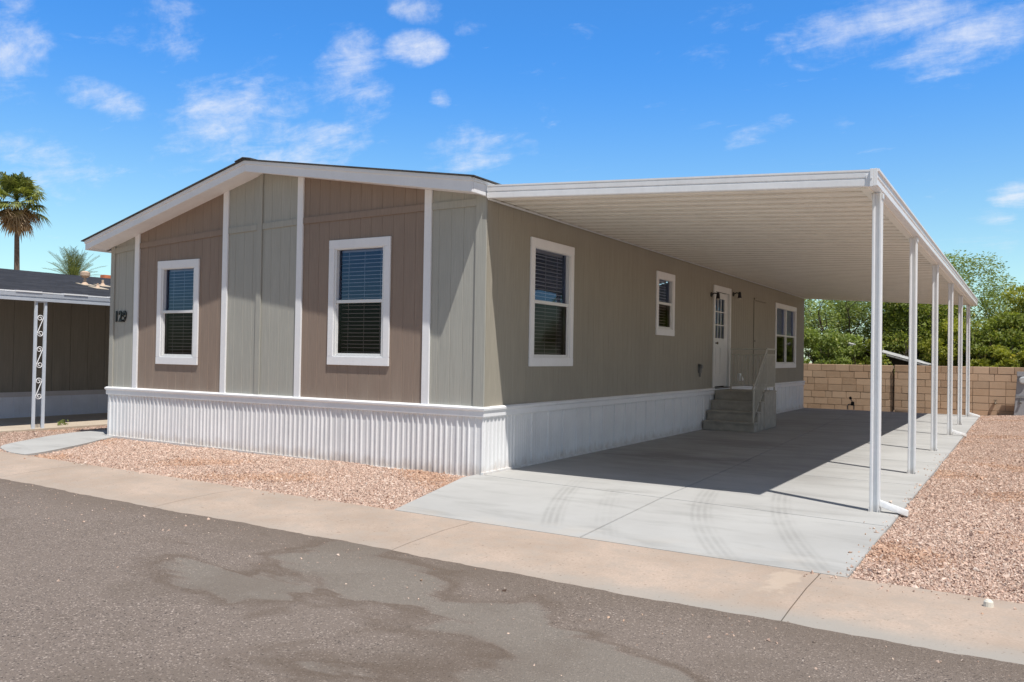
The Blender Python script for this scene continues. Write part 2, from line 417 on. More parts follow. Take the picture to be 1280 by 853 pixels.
DE = lambda y: 4.60+.004*y             # right edge of the drive
DJ = lambda y: 2.42-.052*y             # joint running up the drive
def driveway():
    mb = MB(); ys = [None, .56, 2.6, 5.15, 7.7, 10.25, 12.8, 15.35, 17.95]
    gp = .004
    def slab(q, z=0.0):
        mb.hexa([(x, y, -.1) for x, y in q], [(x, y, z) for x, y in q])
    y1 = .56
    sk = lambda x, y: y+ (-.55-.105*x if y == .56 else -.04*(x-.5) if y < 17.9 else 0)
    # apron
    xj0 = DJ(-2.45)
    slab([(.58, CB(.58)+.006), (xj0-gp, CB(xj0)+.006), (DJ(.5)-gp, sk(DJ(.5), .56)-gp), (-.08, sk(-.08, .56)-gp), (-.08, -.30)]) if False else None
    def poly(q):
        n = len(q); mb.add([(x, y, -.1) for x, y in q]+[(x, y, 0) for x, y in q],
                           [tuple(range(n))[::-1], tuple(range(n, 2*n))]+[(i, (i+1) % n, n+(i+1) % n, n+i) for i in range(n)])
    poly([(.58, CB(.58)+.006), (xj0-gp, CB(xj0)+.006), (DJ(.5)-gp, sk(DJ(.5), .56)-gp), (-.08, sk(-.08, .56)-gp), (-.08, -.29)])
    poly([(xj0+gp, CB(xj0)+.006), (DE(-2.5), CB(4.6)+.006), (DE(-.4), sk(4.6, .56)-gp), (DJ(.5)+gp, sk(DJ(.5), .56)-gp)])
    for a, b in zip(ys[1:-1], ys[2:]):
        ja, jb = DJ(a), DJ(b)
        poly([(-.08, sk(-.08, a)+gp), (ja-gp, sk(ja, a)+gp), (jb-gp, sk(jb, b)-gp), (-.08, sk(-.08, b)-gp)])
        poly([(ja+gp, sk(ja, a)+gp), (DE(a), sk(DE(a), a)+gp), (DE(b), sk(DE(b), b)-gp), (jb+gp, sk(jb, b)-gp)])
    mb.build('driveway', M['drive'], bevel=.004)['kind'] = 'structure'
    MB().quad((-.07, -.28, -.012), (.59, -2.38, -.012), (4.59, -2.54, -.012), (4.64, 17.9, -.012), (-.07, 17.9, -.012)).build('driveway_joint', M['joint_fill'])['kind'] = 'structure'
driveway()

def hgt(x, y):
    r = np.clip((x-DE(y)-.1)/1.2, 0, 1)*np.clip((y+2.6)/16, 0, 1)*.09
    return -.026 + r + .010*np.sin(x*2.1+y*1.3)*np.sin(y*1.7-x*.6) + .006*np.sin(x*5+1.7*y)
def gravel_sheet(name, x0, x1, y0f, y1, nx, ny):
    V = []; xs = np.linspace(x0, x1, nx)
    for j in range(ny):
        t = j/(ny-1)
        for x in xs:
            a = y0f(x); y = a+(y1-a)*t; V.append((x, y, hgt(x, y)))
    F = [(j*nx+i, j*nx+i+1, (j+1)*nx+i+1, (j+1)*nx+i) for j in range(ny-1) for i in range(nx-1)]
    np_mesh(name, np.array(V), np.array(F), M['gravel'], smooth=True)['kind'] = 'structure'
gravel_sheet('gravel_yard', 4.58, 16, lambda x: CB(x)-.003, 18.6, 60, 110)
gravel_sheet('gravel_strip', -14, .62, lambda x: CB(x)-.003, 14, 90, 100)

PATH_N = [(-5.98, -2.165), (-6.09, -1.83), (-6.55, -1.02), (-7.16, -.12), (-7.40, .55), (-7.44, 3.5)]
PATH_F = [(-6.35, -2.16), (-7.20, -1.83), (-7.78, -1.10), (-8.30, -.18), (-8.40, .55), (-8.40, 3.5)]
def pathway():
    mb = MB(); n = len(PATH_N)
    def cr(P, k=6):
        out = []
        for i in range(len(P)-1):
            p0, p1, p2, p3 = (np.array(P[max(0, min(len(P)-1, j))]) for j in (i-1, i, i+1, i+2))
            for t in np.linspace(0, 1, k, endpoint=False):
                out.append(.5*((2*p1)+(-p0+p2)*t+(2*p0-5*p1+4*p2-p3)*t*t+(-p0+3*p1-3*p2+p3)*t**3))
        return out+[np.array(P[-1])]
    A, B = cr(PATH_N), cr(PATH_F)
    mb.loft([[(a[0], a[1], -.08), (a[0], a[1], .004), (b[0], b[1], .004), (b[0], b[1], -.08)] for a, b in zip(A, B)])
    mb.build('path', M['drive'])['kind'] = 'structure'
pathway()
MB().box((-11.98, -.95, -.08), (-9.32, 14, .012)).build('neighbour_patio', M['tan_concrete'])['kind'] = 'structure'

# loose stones: one object of stuff
def in_poly(x, y, P):
    c = np.zeros(len(x), bool); n = len(P)
    for i in range(n):
        (x0, y0), (x1, y1) = P[i], P[(i+1) % n]
        k = ((y0 > y) != (y1 > y)) & (x < (x1-x0)*(y-y0)/((y1-y0) if y1 != y0 else 1e-9)+x0)
        c ^= k
    return c
PAL = np.array([(.56,.37,.285),(.62,.43,.34),(.58,.39,.30),(.68,.51,.42),(.50,.31,.235),(.63,.46,.37),(.38,.23,.175),(.60,.44,.34),(.74,.60,.51)])
PAL = PAL.mean(0)*.28+PAL*.72
PW = np.array([.2,.18,.18,.10,.12,.10,.05,.05,.02]); PW = PW/PW.sum()
def stones(name, P, size=.0080, zoff=.004):
    P = np.array(P); n = len(P)
    base = np.array([(1,0,0),(-1,0,0),(0,1,0),(0,-1,0),(0,0,1),(0,0,-1)], float)
    tri = np.array([(0,2,4),(2,1,4),(1,3,4),(3,0,4),(2,0,5),(1,2,5),(3,1,5),(0,3,5)])
    V = np.repeat(base[None], n, 0)*rng.uniform(.65, 1.25, (n, 6, 1)) + rng.normal(0, .22, (n, 6, 3))
    s = size*rng.lognormal(0, .40, n)
    V *= s[:, None, None]*np.stack([rng.uniform(.75, 1.4, n), rng.uniform(.75, 1.1, n), rng.uniform(.5, .9, n)], 1)[:, None, :]
    q = rng.normal(size=(n, 4)); q /= np.linalg.norm(q, axis=1)[:, None]
    w, x, y, z = q.T
    Rm = np.stack([np.stack([1-2*(y*y+z*z), 2*(x*y-z*w), 2*(x*z+y*w)], -1), np.stack([2*(x*y+z*w), 1-2*(x*x+z*z), 2*(y*z-x*w)], -1),
                   np.stack([2*(x*z-y*w), 2*(y*z+x*w), 1-2*(x*x+y*y)], -1)], 1)
    V = np.einsum('nij,nkj->nki', Rm, V)
    V[:, :, :2] += P[:, None, :2]; V[:, :, 2] += (P[:, 2]+zoff*rng.uniform(-.5, 2.2, n))[:, None]
    F = (tri[None]+6*np.arange(n)[:, None, None]).reshape(-1, 3)
    c = PAL[rng.choice(len(PAL), n, p=PW)]*np.array((1.06, 1.14, 1.17))*rng.uniform(.85, 1.18, (n, 1))
    pt = np.sin(P[:, 0]*1.9+1.1*np.sin(P[:, 1]*1.3))*np.sin(P[:, 1]*2.3+1.4*np.sin(P[:, 0]*1.1))+rng.normal(0, .22, n)
    c = c*np.where(pt[:, None] > .62, np.array((.93, .83, .74)), 1.0)
    return np_mesh(name, V.reshape(-1, 3), F, M['stone'], col=np.repeat(np.clip(c, 0, .9), 6, 0))
def scatter(x0, x1, y0, y1, dens, keep):
    n = int((x1-x0)*(y1-y0)*dens); x = rng.uniform(x0, x1, n); y = rng.uniform(y0, y1, n)
    k = keep(x, y); return np.stack([x[k], y[k], hgt(x[k], y[k])], 1)
right = lambda x, y: (x > DE(y)+.004) & (y > CB(x)-.012+rng.uniform(-.03, .01, len(x)))
pts = [scatter(4.58, 7.4, -2.9, 1.5, 5200, right), scatter(4.58, 7.0, 1.5, 6, 3000, right), scatter(4.58, 6.6, 6, 18.5, 1200, right)]
tag(stones('loose_gravel', np.vstack(pts)), 'pink tan crushed gravel covering the yard right of the driveway', 'gravel', kind='stuff')
PP = PATH_F+PATH_N[::-1]
tri_drive = lambda x, y: (y < -.30+(x+.07)*(-2.1/.65)-.015)
left = lambda x, y: (y > CB(x)-.012+rng.uniform(-.03, .01, len(x))) & ((y < -.045) | (x < -7.45)) & ~in_poly(x, y, PP) & ((x < -.07) | tri_drive(x, y)) & (x > -14) & ~((x < -9.32) & (y > -.95))
pts = [scatter(-7.0, .62, -2.75, 0.0, 4400, left), scatter(-12, -7.0, -2.4, 3.5, 700, left)]
tag(stones('loose_gravel', np.vstack(pts)), 'pink tan crushed gravel strip between the home skirting and the curb', 'gravel', kind='stuff')
def strays():
    n = 170; t = rng.random(n); k = rng.random(n) < .55
    y = np.where(k, -2.5+9*t**1.5, CB(4.6)-.02-rng.gamma(1.2, .09, n)); x = np.where(k, DE(y)-rng.gamma(1.1, .05, n), 4.3+3*rng.random(n))
    P = np.stack([x, y, np.full(n, .004)], 1)
    m = 90; x2 = rng.uniform(-6, .5, m); P2 = np.stack([x2, CB(x2)-rng.gamma(1.1, .06, m), np.full(m, .002)], 1)
    tag(stones('spilled_gravel', np.vstack([P, P2]), .0085, .001), 'stray pink gravel stones spilled onto the curb and slab edges', 'gravel', kind='stuff')
strays()
def road_grit():
    n = 420; x = rng.uniform(-4, 7, n); y = -3.6-.035*(x-.5)-rng.gamma(1.3, .55, n)
    P = np.stack([x, y, np.full(n, -.029)], 1)
    tag(stones('road_pebbles', P, .0058, .001), 'tiny pale pebbles scattered on the asphalt near the curb', 'pebbles', kind='stuff')
road_grit()

# ------------------------------------------------------------------ the home
W, L = 7.40, 17.825
ZB, ZS = .826, .70
PK = -3.842
def roof_soffit(x):
    return np.interp(x, [-W-.2, PK, .2], [3.085, 4.035, 3.365])
home = thing('mobile_home', (-3.7, 9, 0), 'gray and brown manufactured home with white trim, ribbed white skirting and number 129', 'house')

def groove_profile(s0, s1, pitch, wid, dep, phase=0.0, cuts=()):
    pts = {round(s0, 4): 0.0, round(s1, 4): 0.0}
    k = math.ceil((s0-phase)/pitch)
    while phase+k*pitch < s1:
        c = phase+k*pitch; k += 1
        if c-wid < s0+.01 or c+wid > s1-.01: continue
        if any(abs(c-q) < wid*2 for q in cuts): continue
        for d, n in ((-wid*.7, 0), (-wid*.35, -dep), (wid*.35, -dep), (wid*.7, 0)): pts[round(c+d, 4)] = n
    for q in cuts:
        if s0 < q < s1: pts[round(q, 4)] = 0.0
    return sorted(pts.items())
def wall_strips(mb, prof, z0, ztop, opens=()):
    for (sa, na), (sb, nb) in zip(prof[:-1], prof[1:]):
        ms = (sa+sb)/2; ta, tb = ztop(sa), ztop(sb); segs = [((z0, z0), (ta, tb))]
        for (o0, o1, q0, q1) in opens:
            if o0-1e-4 < ms < o1+1e-4: segs = [((z0, z0), (q0, q0)), ((q1, q1), (ta, tb))]
        for (la, lb), (ha, hb) in segs:
            mb.quad((sa, la, na), (sb, lb, nb), (sb, hb, nb), (sa, ha, na))

FW = [(-6.185, -5.20, 1.225, 2.855), (-2.535, -1.462, 1.287, 2.985)]      # front windows x0,x1,z0,z1 (trim outer)
SW = [(1.09, 2.355, 1.313, 3.037), (5.635, 6.56, 1.862, 3.011), (14.27, 16.70, 1.222, 2.97)]
DOOR = (8.93, 10.18, .834, 3.022)
TW = .10
f_open = [(a+TW, b-TW, c+TW, d-TW) for a, b, c, d in FW]
s_open = [(a+TW, b-TW, c+TW, d-TW) for a, b, c, d in SW]+[(DOOR[0]+.11, DOOR[1]-.11, .80, DOOR[3]-.12)]
FF = FRONT(0, 0); SF = SIDE(0, 0)
for a, b, mk in ((-W, -6.71, 'gray'), (-6.71, -4.62, 'brown'), (-4.62, -3.09, 'gray'), (-3.09, -.862, 'brown'), (-.862, 0, 'gray')):
    mb = MB(FF); cuts = [q for o in f_open for q in o[:2]]
    wall_strips(mb, groove_profile(a, b, .186, .008, .0035, .05, cuts), .68, lambda s: float(roof_soffit(s)), f_open)
    o = mb.build('siding_panel', M[mk+'_siding'], home, fixn=False)
    o['label'] = mk+' grooved siding panel on the gable end'
    # horizontal trim strip, tied into the panel colour
    t0 = np.interp([a, b], [-7.4, -6.8, -4.57, -3.19, -.82, 0], [3.11, 3.165, 3.285, 3.333, 3.366, 3.372])
    aa = a+(.055 if a > -W else .10); bb = b-(.055 if b < 0 else .13)
    if True:
        pieces = [(aa, bb)] if mk == 'brown' or a < -7 or b > -1 else [(aa, -3.955), (-3.845, bb)]
        for u, v in pieces:
            mb = MB(FF)
            z0, z1 = np.interp([u, v], [a, b], t0)
            mb.hexa([(u, z0-.09, .0), (v, z1-.09, .0), (v, z1, .0), (u, z0, .0)], [(u, z0-.09, .019), (v, z1-.09, .019), (v, z1, .019), (u, z0, .019)])
            mb.build('trim_board', M[mk+'_trim'], home, bevel=.003)
mb = MB(FF)
mb.hexa([(-3.95, .82, 0), (-3.85, .82, 0), (-3.85, 4.034, 0), (-3.95, 4.005, 0)], [(-3.95, .82, .022), (-3.85, .82, .022), (-3.85, 4.034, .022), (-3.95, 4.005, .022)])
mb.build('trim_board', M['gray_trim'], home, bevel=.003)
for a, b in ((-W, -7.30), (-.135, .022)):
    mb = MB(FF); mb.hexa([(a, .82, 0), (b, .82, 0), (b, roof_soffit(b), 0), (a, roof_soffit(a), 0)], [(a, .82, .022), (b, .82, .022), (b, roof_soffit(b), .022), (a, roof_soffit(a), .022)])
    mb.build('corner_board', M['gray_trim'], home, bevel=.003)
mb = MB(SF); mb.box((.001, .82, 0), (.135, 3.40, .022)); mb.build('corner_board', M['side_siding'], home, bevel=.003)
for c in (-6.711, -4.62, -3.09, -.862):
    mb = MB(FF); a, b = c-.056, c+.056
    mb.hexa([(a, .82, 0), (b, .82, 0), (b, roof_soffit(b), 0), (a, roof_soffit(a), 0)], [(a, .82, .028), (b, .82, .028), (b, roof_soffit(b), .028), (a, roof_soffit(a), .028)])
    mb.build('batten', M['white'], home, bevel=.004)
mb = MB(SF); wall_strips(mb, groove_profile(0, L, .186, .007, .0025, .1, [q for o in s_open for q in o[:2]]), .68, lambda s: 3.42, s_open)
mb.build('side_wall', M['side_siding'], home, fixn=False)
mb = MB(); mb.quad((-W, 0, -.05), (-W, L, -.05), (-W, L, 3.12), (-W, 0, 3.12)); mb.add([(-W, L, -.05), (0, L, -.05), (0, L, 3.35), (PK, L, 4.05), (-W, L, 3.12)], [(0, 1, 2, 3, 4)])
mb.build('rear_wall', M['gray_siding'], home)
mb = MB(); mb.box((-W+.02, .05, .74), (-.05, L-.05, .82)); mb.box((-W+.03, 4.2, .82), (-2.6, 4.26, 3.2)); mb.build('floor', M['interior'], home)
# belt trim with a drip lip
def belt(fr, s0, s1, e0, e1):
    mb = MB(fr); prof = [(0, 0), (.030, 0), (.034, .012), (.034, .075), (.05, .09), (.052, .112), (.03, .13), (0, .132)]
    mb.loft([[(s0-n*e0, ZS-.006+t, n) for n, t in prof], [(s1+n*e1, ZS-.006+t, n) for n, t in prof]])
    mb.build('belt_trim', M['white'], home)
belt(FF, -W, 0, 1, 1)
for a, b in ((0, 1.83), (1.834, 8.2), (8.204, L)): belt(SF, a, b, 1 if a == 0 else 0, 0)
# skirting
def skirting_front():
    mb = MB(FF); r = random.Random(5); prof = []; s = -W-.02
    while s < .01:
        p = .084+r.uniform(-.012, .016); d = r.choice([.018, .022, .024, .013]); 
        prof += [(s, .004), (s+p*.62, .004+r.uniform(-.001, .002)), (s+p*.72, .004+d*.8), (s+p*.88, .004+d*.75)]
        s += p
    prof = [(q, n) for q, n in prof if q < .018]+[(.02, .004)]
    bot = lambda s_: -.045+.055*max(0, min(1, (-s_-.5)/6.8))
    ln = lambda s_: .004*math.sin(s_*2.3)+.002*math.sin(s_*5.1)
    for (a, na), (b, nb) in zip(prof[:-1], prof[1:]):
        mb.quad((a+ln(a), bot(a), na), (b+ln(b), bot(b), nb), (b, ZS, nb), (a, ZS, na))
    o = mb.build('skirting', M['white_skirt'], home, fixn=False)
    mb = MB(FF)
    for i in range(12):
        a, b = -W-.03+i*(W+.05)/12, -W-.03+(i+1)*(W+.05)/12
        mb.hexa([(a, bot(a)-.05, 0), (b, bot(b)-.05, 0), (b, bot(b)-.05, .036), (a, bot(a)-.05, .036)], [(a, bot(a)+.014, 0), (b, bot(b)+.014, 0), (b, bot(b)+.014, .036), (a, bot(a)+.014, .036)])
    sub(o); mb.build('track', M['white_metal'], o)
skirting_front()
def skirting_side():
    mb = MB(SF); prof = [(-.02, .006)]; s = .0; r = random.Random(2)
    while s < .62:
        prof += [(s+.035, .006), (s+.045, .018), (s+.062, .018), (s+.07, .006)]; s += .088
    while s < L-.5:
        prof += [(s+.02, .006), (s+.026, .022), (s+.050, .022), (s+.054, .006), (s+.058, -.022), (s+.070, -.022), (s+.074, .006)]
        for k in range(1, 7):
            c = s+.074+.053*k
            prof += [(c-.012, .006), (c-.006, .0095), (c+.006, .0095), (c+.012, .006)]
        s += .447+r.uniform(-.01, .01)
    prof += [(L, .006)]
    for (a, na), (b, nb) in zip(prof[:-1], prof[1:]): mb.quad((a, -.02, na), (b, -.02, nb), (b, ZS, nb), (a, ZS, na))
    o = mb.build('skirting', M['white_skirt'], home, fixn=False)
    sub(o); MB(SF).box((-.03, -.03, 0), (L, .03, .034)).build('track', M['white_metal'], o, bevel=.003)
skirting_side()

def window(fr, w, h, kind='single', slat_open=True, upper_blind=True, shade=False):
    """trim outer size w x h; frame origin at lower left of trim"""
    t = TW; mb = MB(fr)
    mb.box((0, h-t-.02, 0), (w, h, .026)); mb.box((0, 0, 0), (w, t+.015, .026))
    mb.box((0, t+.015, 0), (t, h-t-.02, .024)); mb.box((w-t, t+.015, 0), (w, h-t-.02, .024))
    win = mb.build('window', M['white'], home, bevel=.004); sub(win)
    lights = [(t, w-t)] if kind == 'single' else [(t, w/2-.025), (w/2+.025, w-t)]
    if kind != 'single': MB(fr).box((w/2-.03, t, -.05), (w/2+.03, h-t, .02)).build('mullion', M['vinyl'], win, bevel=.003)
    for a, b in lights:
        y0, y1 = t+.0, h-t; mid = (y0+y1)/2+.01; f = .035
        mb = MB(fr)
        mb.box((a, y0, -.075), (a+f, y1, .012)); mb.box((b-f, y0, -.075), (b, y1, .012))
        mb.box((a+f, y1-f, -.075), (b-f, y1, .012)); mb.box((a+f, y0, -.075), (b-f, y0+f, .012))
        mb.box((a+f, mid-.022, -.055), (b-f, mid+.022, .006))
        # lower sash stands proud
        mb.box((a+f, y0+f, -.03), (a+f+.022, mid-.022, -.004)); mb.box((b-f-.022, y0+f, -.03), (b-f, mid-.022, -.004)); mb.box((a+f+.022, y0+f, -.03), (b-f-.022, y0+f+.025, -.004))
        mb.build('sash', M['vinyl'], win, bevel=.003)
        MB(fr).quad((a+f, mid, -.045), (b-f, mid, -.045), (b-f, y1-f, -.045), (a+f, y1-f, -.045)).build('pane', M['glass'], win, fixn=False)
        MB(fr).quad((a+f+.02, y0+f+.02, -.018), (b-f-.02, y0+f+.02, -.018), (b-f-.02, mid-.02, -.018), (a+f+.02, mid-.02, -.018)).build('pane', M['screen'], win, fixn=False)
        mb = MB(fr); z = y0+.03; mb.box((a+.02, y1-.06, -.15), (b-.02, y1-.01, -.11))
        r = random.Random(int(w*977))
        if shade:
            mb.quad((a+.01, mid-.05, -.10), (b-.01, mid-.05, -.10), (b-.01, y1-.05, -.10), (a+.01, y1-.05, -.10))
        else:
            while z < y1-.07:
                tl = -.006+r.uniform(-.004, .004)
                mb.hexa([(a+.03, z, -.150), (b-.03, z, -.150), (b-.03, z+tl, -.108), (a+.03, z+tl, -.108)],
                        [(a+.03, z+.004, -.150), (b-.03, z+.004, -.150), (b-.03, z+.010+tl, -.108), (a+.03, z+.010+tl, -.108)])
                z += .052
            for u in (a+(b-a)*.18, (a+b)/2, b-(b-a)*.18): mb.box((u-.003, y0+.03, -.106), (u+.003, y1-.05, -.103))
        mb.build('roller_shade' if shade else 'blind', M['vinyl' if shade else 'blind'], win)
    return win
for a, b, c, d in FW: window(FRONT(a, c), b-a, d-c)
window(SIDE(SW[0][0], SW[0][2]), SW[0][1]-SW[0][0], SW[0][3]-SW[0][2])
window(SIDE(SW[1][0], SW[1][2]), SW[1][1]-SW[1][0], SW[1][3]-SW[1][2])
window(SIDE(SW[2][0], SW[2][2]), SW[2][1]-SW[2][0], SW[2][3]-SW[2][2], 'double', shade=True)

def door():
    y0, y1, z0, z1 = DOOR; fr = SIDE(y0, z0); w, h = y1-y0, z1-z0
    mb = MB(fr); mb.box((0, 0, 0), (.11, h, .028)); mb.box((w-.11, 0, 0), (w, h, .028)); mb.box((.11, h-.13, 0), (w-.11, h, .028))
    mb.box((.11, -.02, -.08), (.125, h-.13, .01)); mb.box((w-.125, -.02, -.08), (w-.11, h-.13, .01))
    mb.box((w-.27, 0, -.05), (w-.125, h-.13, -.02))
    d = mb.build('door', M['door_white'], home, bevel=.004); d['label'] = 'white entry door with nine small panes'; sub(d)
    a, b, q0, q1 = .125, w-.27, .02, h-.135
    g0, g1, l0, l1 = a+.10, b-.11, 1.06, 1.92
    mb = MB(fr)
    mb.box((a, q0, -.06), (g0, q1, -.02)); mb.box((g1, q0, -.06), (b, q1, -.02)); mb.box((g0, q0, -.06), (g1, l0, -.02)); mb.box((g0, l1, -.06), (g1, q1, -.02))
    for pa, pb in ((g0, (g0+g1)/2-.03), ((g0+g1)/2+.03, g1)):       # two raised panels below
        mb.box((pa, .25, -.021), (pb, .88, -.014)); mb.box((pa+.03, .28, -.015), (pb-.03, .85, -.008))
    mb.build('leaf', M['door_white'], d, bevel=.003)
    mb = MB(fr)
    for k in (1, 2):
        u = g0+(g1-g0)*k/3; mb.box((u-.011, l0, -.055), (u+.011, l1, -.018)); v = l0+(l1-l0)*k/3
        mb.box((g0, v-.011, -.054), (g1, v+.011, -.0185))
    mb.box((g0-.02, l0-.02, -.03), (g0, l1+.02, -.012)); mb.box((g1, l0-.02, -.03), (g1+.02, l1+.02, -.012)); mb.box((g0, l1, -.03), (g1, l1+.02, -.012)); mb.box((g0, l0-.02, -.03), (g1, l0, -.012))
    mb.build('muntin', M['door_white'], d)
    MB(fr).quad((g0, l0, -.04), (g1, l0, -.04), (g1, l1, -.04), (g0, l1, -.04)).build('pane', M['glass'], d, fixn=False)
    mb = MB(fr); mb.tube([(a+.06, .95, -.02), (a+.06, .95, .035)], .012); mb.tube([(a+.06, .95, .035), (a+.06, .95, .06), (a+.06, .95, .07)], [.02, .03, .018], 12); MB(fr).tube([(a+.06, 1.1, -.021), (a+.06, 1.1, 0)], .024, 12).build('deadbolt', M['brass'], d)
    mb.build('handle', M['brass'], d)
    MB(fr).box((.1, -.03, -.02), (w-.1, .0, .05)).build('threshold', M['gray_box'], d, bevel=.004)
door()
# flush utility hatch, drip cap
fr = SIDE(12.14, .95); mb = MB(fr)
mb.box((.012, 0, .0), (1.04, 1.93, .012)); mb.box((-.02, 1.945, 0), (1.08, 2.0, .04))
hz = mb.build('utility_hatch', M['side_siding'], home, bevel=.003); sub(hz)
MB(fr).box((-.002, 0, 0), (.011, 1.94, .004)).build('gap', M['black'], hz); MB(fr).tube([(.08, .95, .01), (.08, .95, .03)], .018, 10).build('latch', M['gray_box'], hz)
def light(y, z):
    fr = SIDE(y, z); mb = MB(fr); mb.tube([(0, 0, 0), (0, 0, .02)], .05, 16)
    mb.tube([(0, .0, .015), (0, .03, .07), (0, .02, .13), (0, -.01, .15)], .013, 8)
    o = mb.build('porch_light', M['black'], home); sub(o)
    MB(fr).tube([(0, .05, .15), (0, .03, .15), (0, -.05, .15), (0, -.09, .15)], [.016, .03, .038, .044], 14).build('lamp_shade', M['black'], o)
    MB(fr).tube([(0, -.075, .15), (0, -.10, .15), (0, -.115, .15)], [.03, .032, .012], 12).build('bulb', M['cap_white'], o)
light(8.80, 2.80); light(10.40, 2.92)
fr = SIDE(8.0, 1.16); mb = MB(fr); mb.box((0, 0, 0), (.11, .17, .05)); mb.prism([(.16, 0), (.175, 0), (.165, .075), (.09, .085), (.085, .05)], 0, .0, .11)
o = mb.build('outlet_box', M['gray_box'], home, bevel=.006); sub(o); MB(fr).tube([(.055, 0, .03), (.055, -.08, .03)], .016, 8).build('conduit', M['gray_box'], o)
fr = SIDE(10.80, .95); mb = MB(fr); mb.box((0, -.01, 0), (.16, .17, .012)); mb.prism([(.17, .01), (.17, .05), (.03, .115), (.0, .10), (.0, .01)], 0, .02, .14)
mb.build('dryer_vent', M['white_metal'], home, bevel=.004)
def number():
    cu = bpy.data.curves.new('n', 'FONT'); cu.body = '129'; cu.size = .245; cu.extrude = .010; cu.offset = .0065; cu.space_character = 1.12
    o = bpy.data.objects.new('n', cu); COL.objects.link(o); bpy.context.view_layer.update()
    dg = bpy.context.evaluated_depsgraph_get(); me = bpy.data.meshes.new_from_object(o.evaluated_get(dg))
    bpy.data.objects.remove(o); bpy.data.curves.remove(cu)
    xs = [v.co.x for v in me.vertices]; sx = .275/(max(xs)-min(xs))
    org = Vector(home['org'])
    for v in me.vertices: v.co = Vector((-7.245+(v.co.x-min(xs))*sx, -.012-v.co.z, 1.905+v.co.y))-org
    me.materials.clear(); me.materials.append(M['black']); link('house_number', me, home)
number()
# roof, rakes, soffits
OV = .365
def zr(x, y_top=False): return float(np.interp(x, [-7.60, PK, .06], [3.212, 4.152, 3.552]))
def zbm(x): return float(np.interp(x, [-7.60, PK, .06], [3.062, 3.998, 3.375]))
mb = MB()
for a, b in ((-7.585, PK), (PK, .03)):
    P = [(a, zbm(a)), (b, zbm(b)), (b, zr(b)-.045), (a, zr(a)-.045)]
    Q = [(a, zr(a)-.047), (b, zr(b)-.047), (b, zr(b)), (a, zr(a))]
    for pl, y0 in ((P, -OV), (Q, -OV-.018)):
        mb.prism(pl, 1, y0, -OV+.03)
rk = mb.build('rake_board', M['white'], home, bevel=.003)
mb = MB(); mb.prism([(zbm(.03), .005), (zr(.03)-.045, .005), (zr(.03)-.045, .03), (zbm(.03), .03)][::-1], 0, 0, 1) if False else None
mb.box((.004, -OV+.031, zbm(.03)), (.034, L+.3, zr(.03)-.045)); mb.box((.004, -OV-.0, zr(.03)-.044), (.052, L+.3, zr(.03)-.006))
mb.box((-7.583, -OV+.031, zbm(-7.58)), (-7.55, L+.3, zr(-7.58)-.03))
mb.build('fascia', M['white'], home, bevel=.003)
mb = MB()
for a, b in ((-7.55, PK), (PK, .004)):
    za, zb_ = float(roof_soffit(a))+.0, float(roof_soffit(b))+.0
    mb.hexa([(a, -OV+.03, za), (b, -OV+.03, zb_), (b, 0, zb_), (a, 0, za)], [(a, -OV+.03, za+.02), (b, -OV+.03, zb_+.02), (b, .03, zb_+.02), (a, .03, za+.02)])
mb.quad((-7.55, 0, 3.07), (-W, 0, 3.10), (-W, L, 3.10), (-7.55, L, 3.07)); mb.quad((0, 0, 3.382), (.03, 0, 3.378), (.03, L, 3.378), (0, L, 3.382))
mb.build('soffit', M['white'], home)
mb = MB(); 
for a, b in ((-7.64, PK), (PK, .085)):
    def z(x): return float(np.interp(x, [-7.64, PK, .085], [3.205, 4.156, 3.552]))
    mb.hexa([(a, -OV-.045, z(a)), (b, -OV-.045, z(b)), (b, L+.35, z(b)), (a, L+.35, z(a))], [(a, -OV-.045, z(a)+.014), (b, -OV-.045, z(b)+.014), (b, L+.35, z(b)+.014), (a, L+.35, z(a)+.014)])
mb.hexa([(PK-.16, -OV-.05, 4.137), (PK, -OV-.05, 4.176), (PK, L+.36, 4.176), (PK-.16, L+.36, 4.137)], [(PK-.16, -OV-.05, 4.15), (PK, -OV-.05, 4.193), (PK, L+.36, 4.193), (PK-.16, L+.36, 4.15)])
mb.hexa([(PK, -OV-.05, 4.176), (PK+.16, -OV-.05, 4.152), (PK+.16, L+.36, 4.152), (PK, L+.36, 4.176)], [(PK, -OV-.05, 4.193), (PK+.16, -OV-.05, 4.166), (PK+.16, L+.36, 4.166), (PK, L+.36, 4.193)])
mb.build('roof', M['shingle'], home)

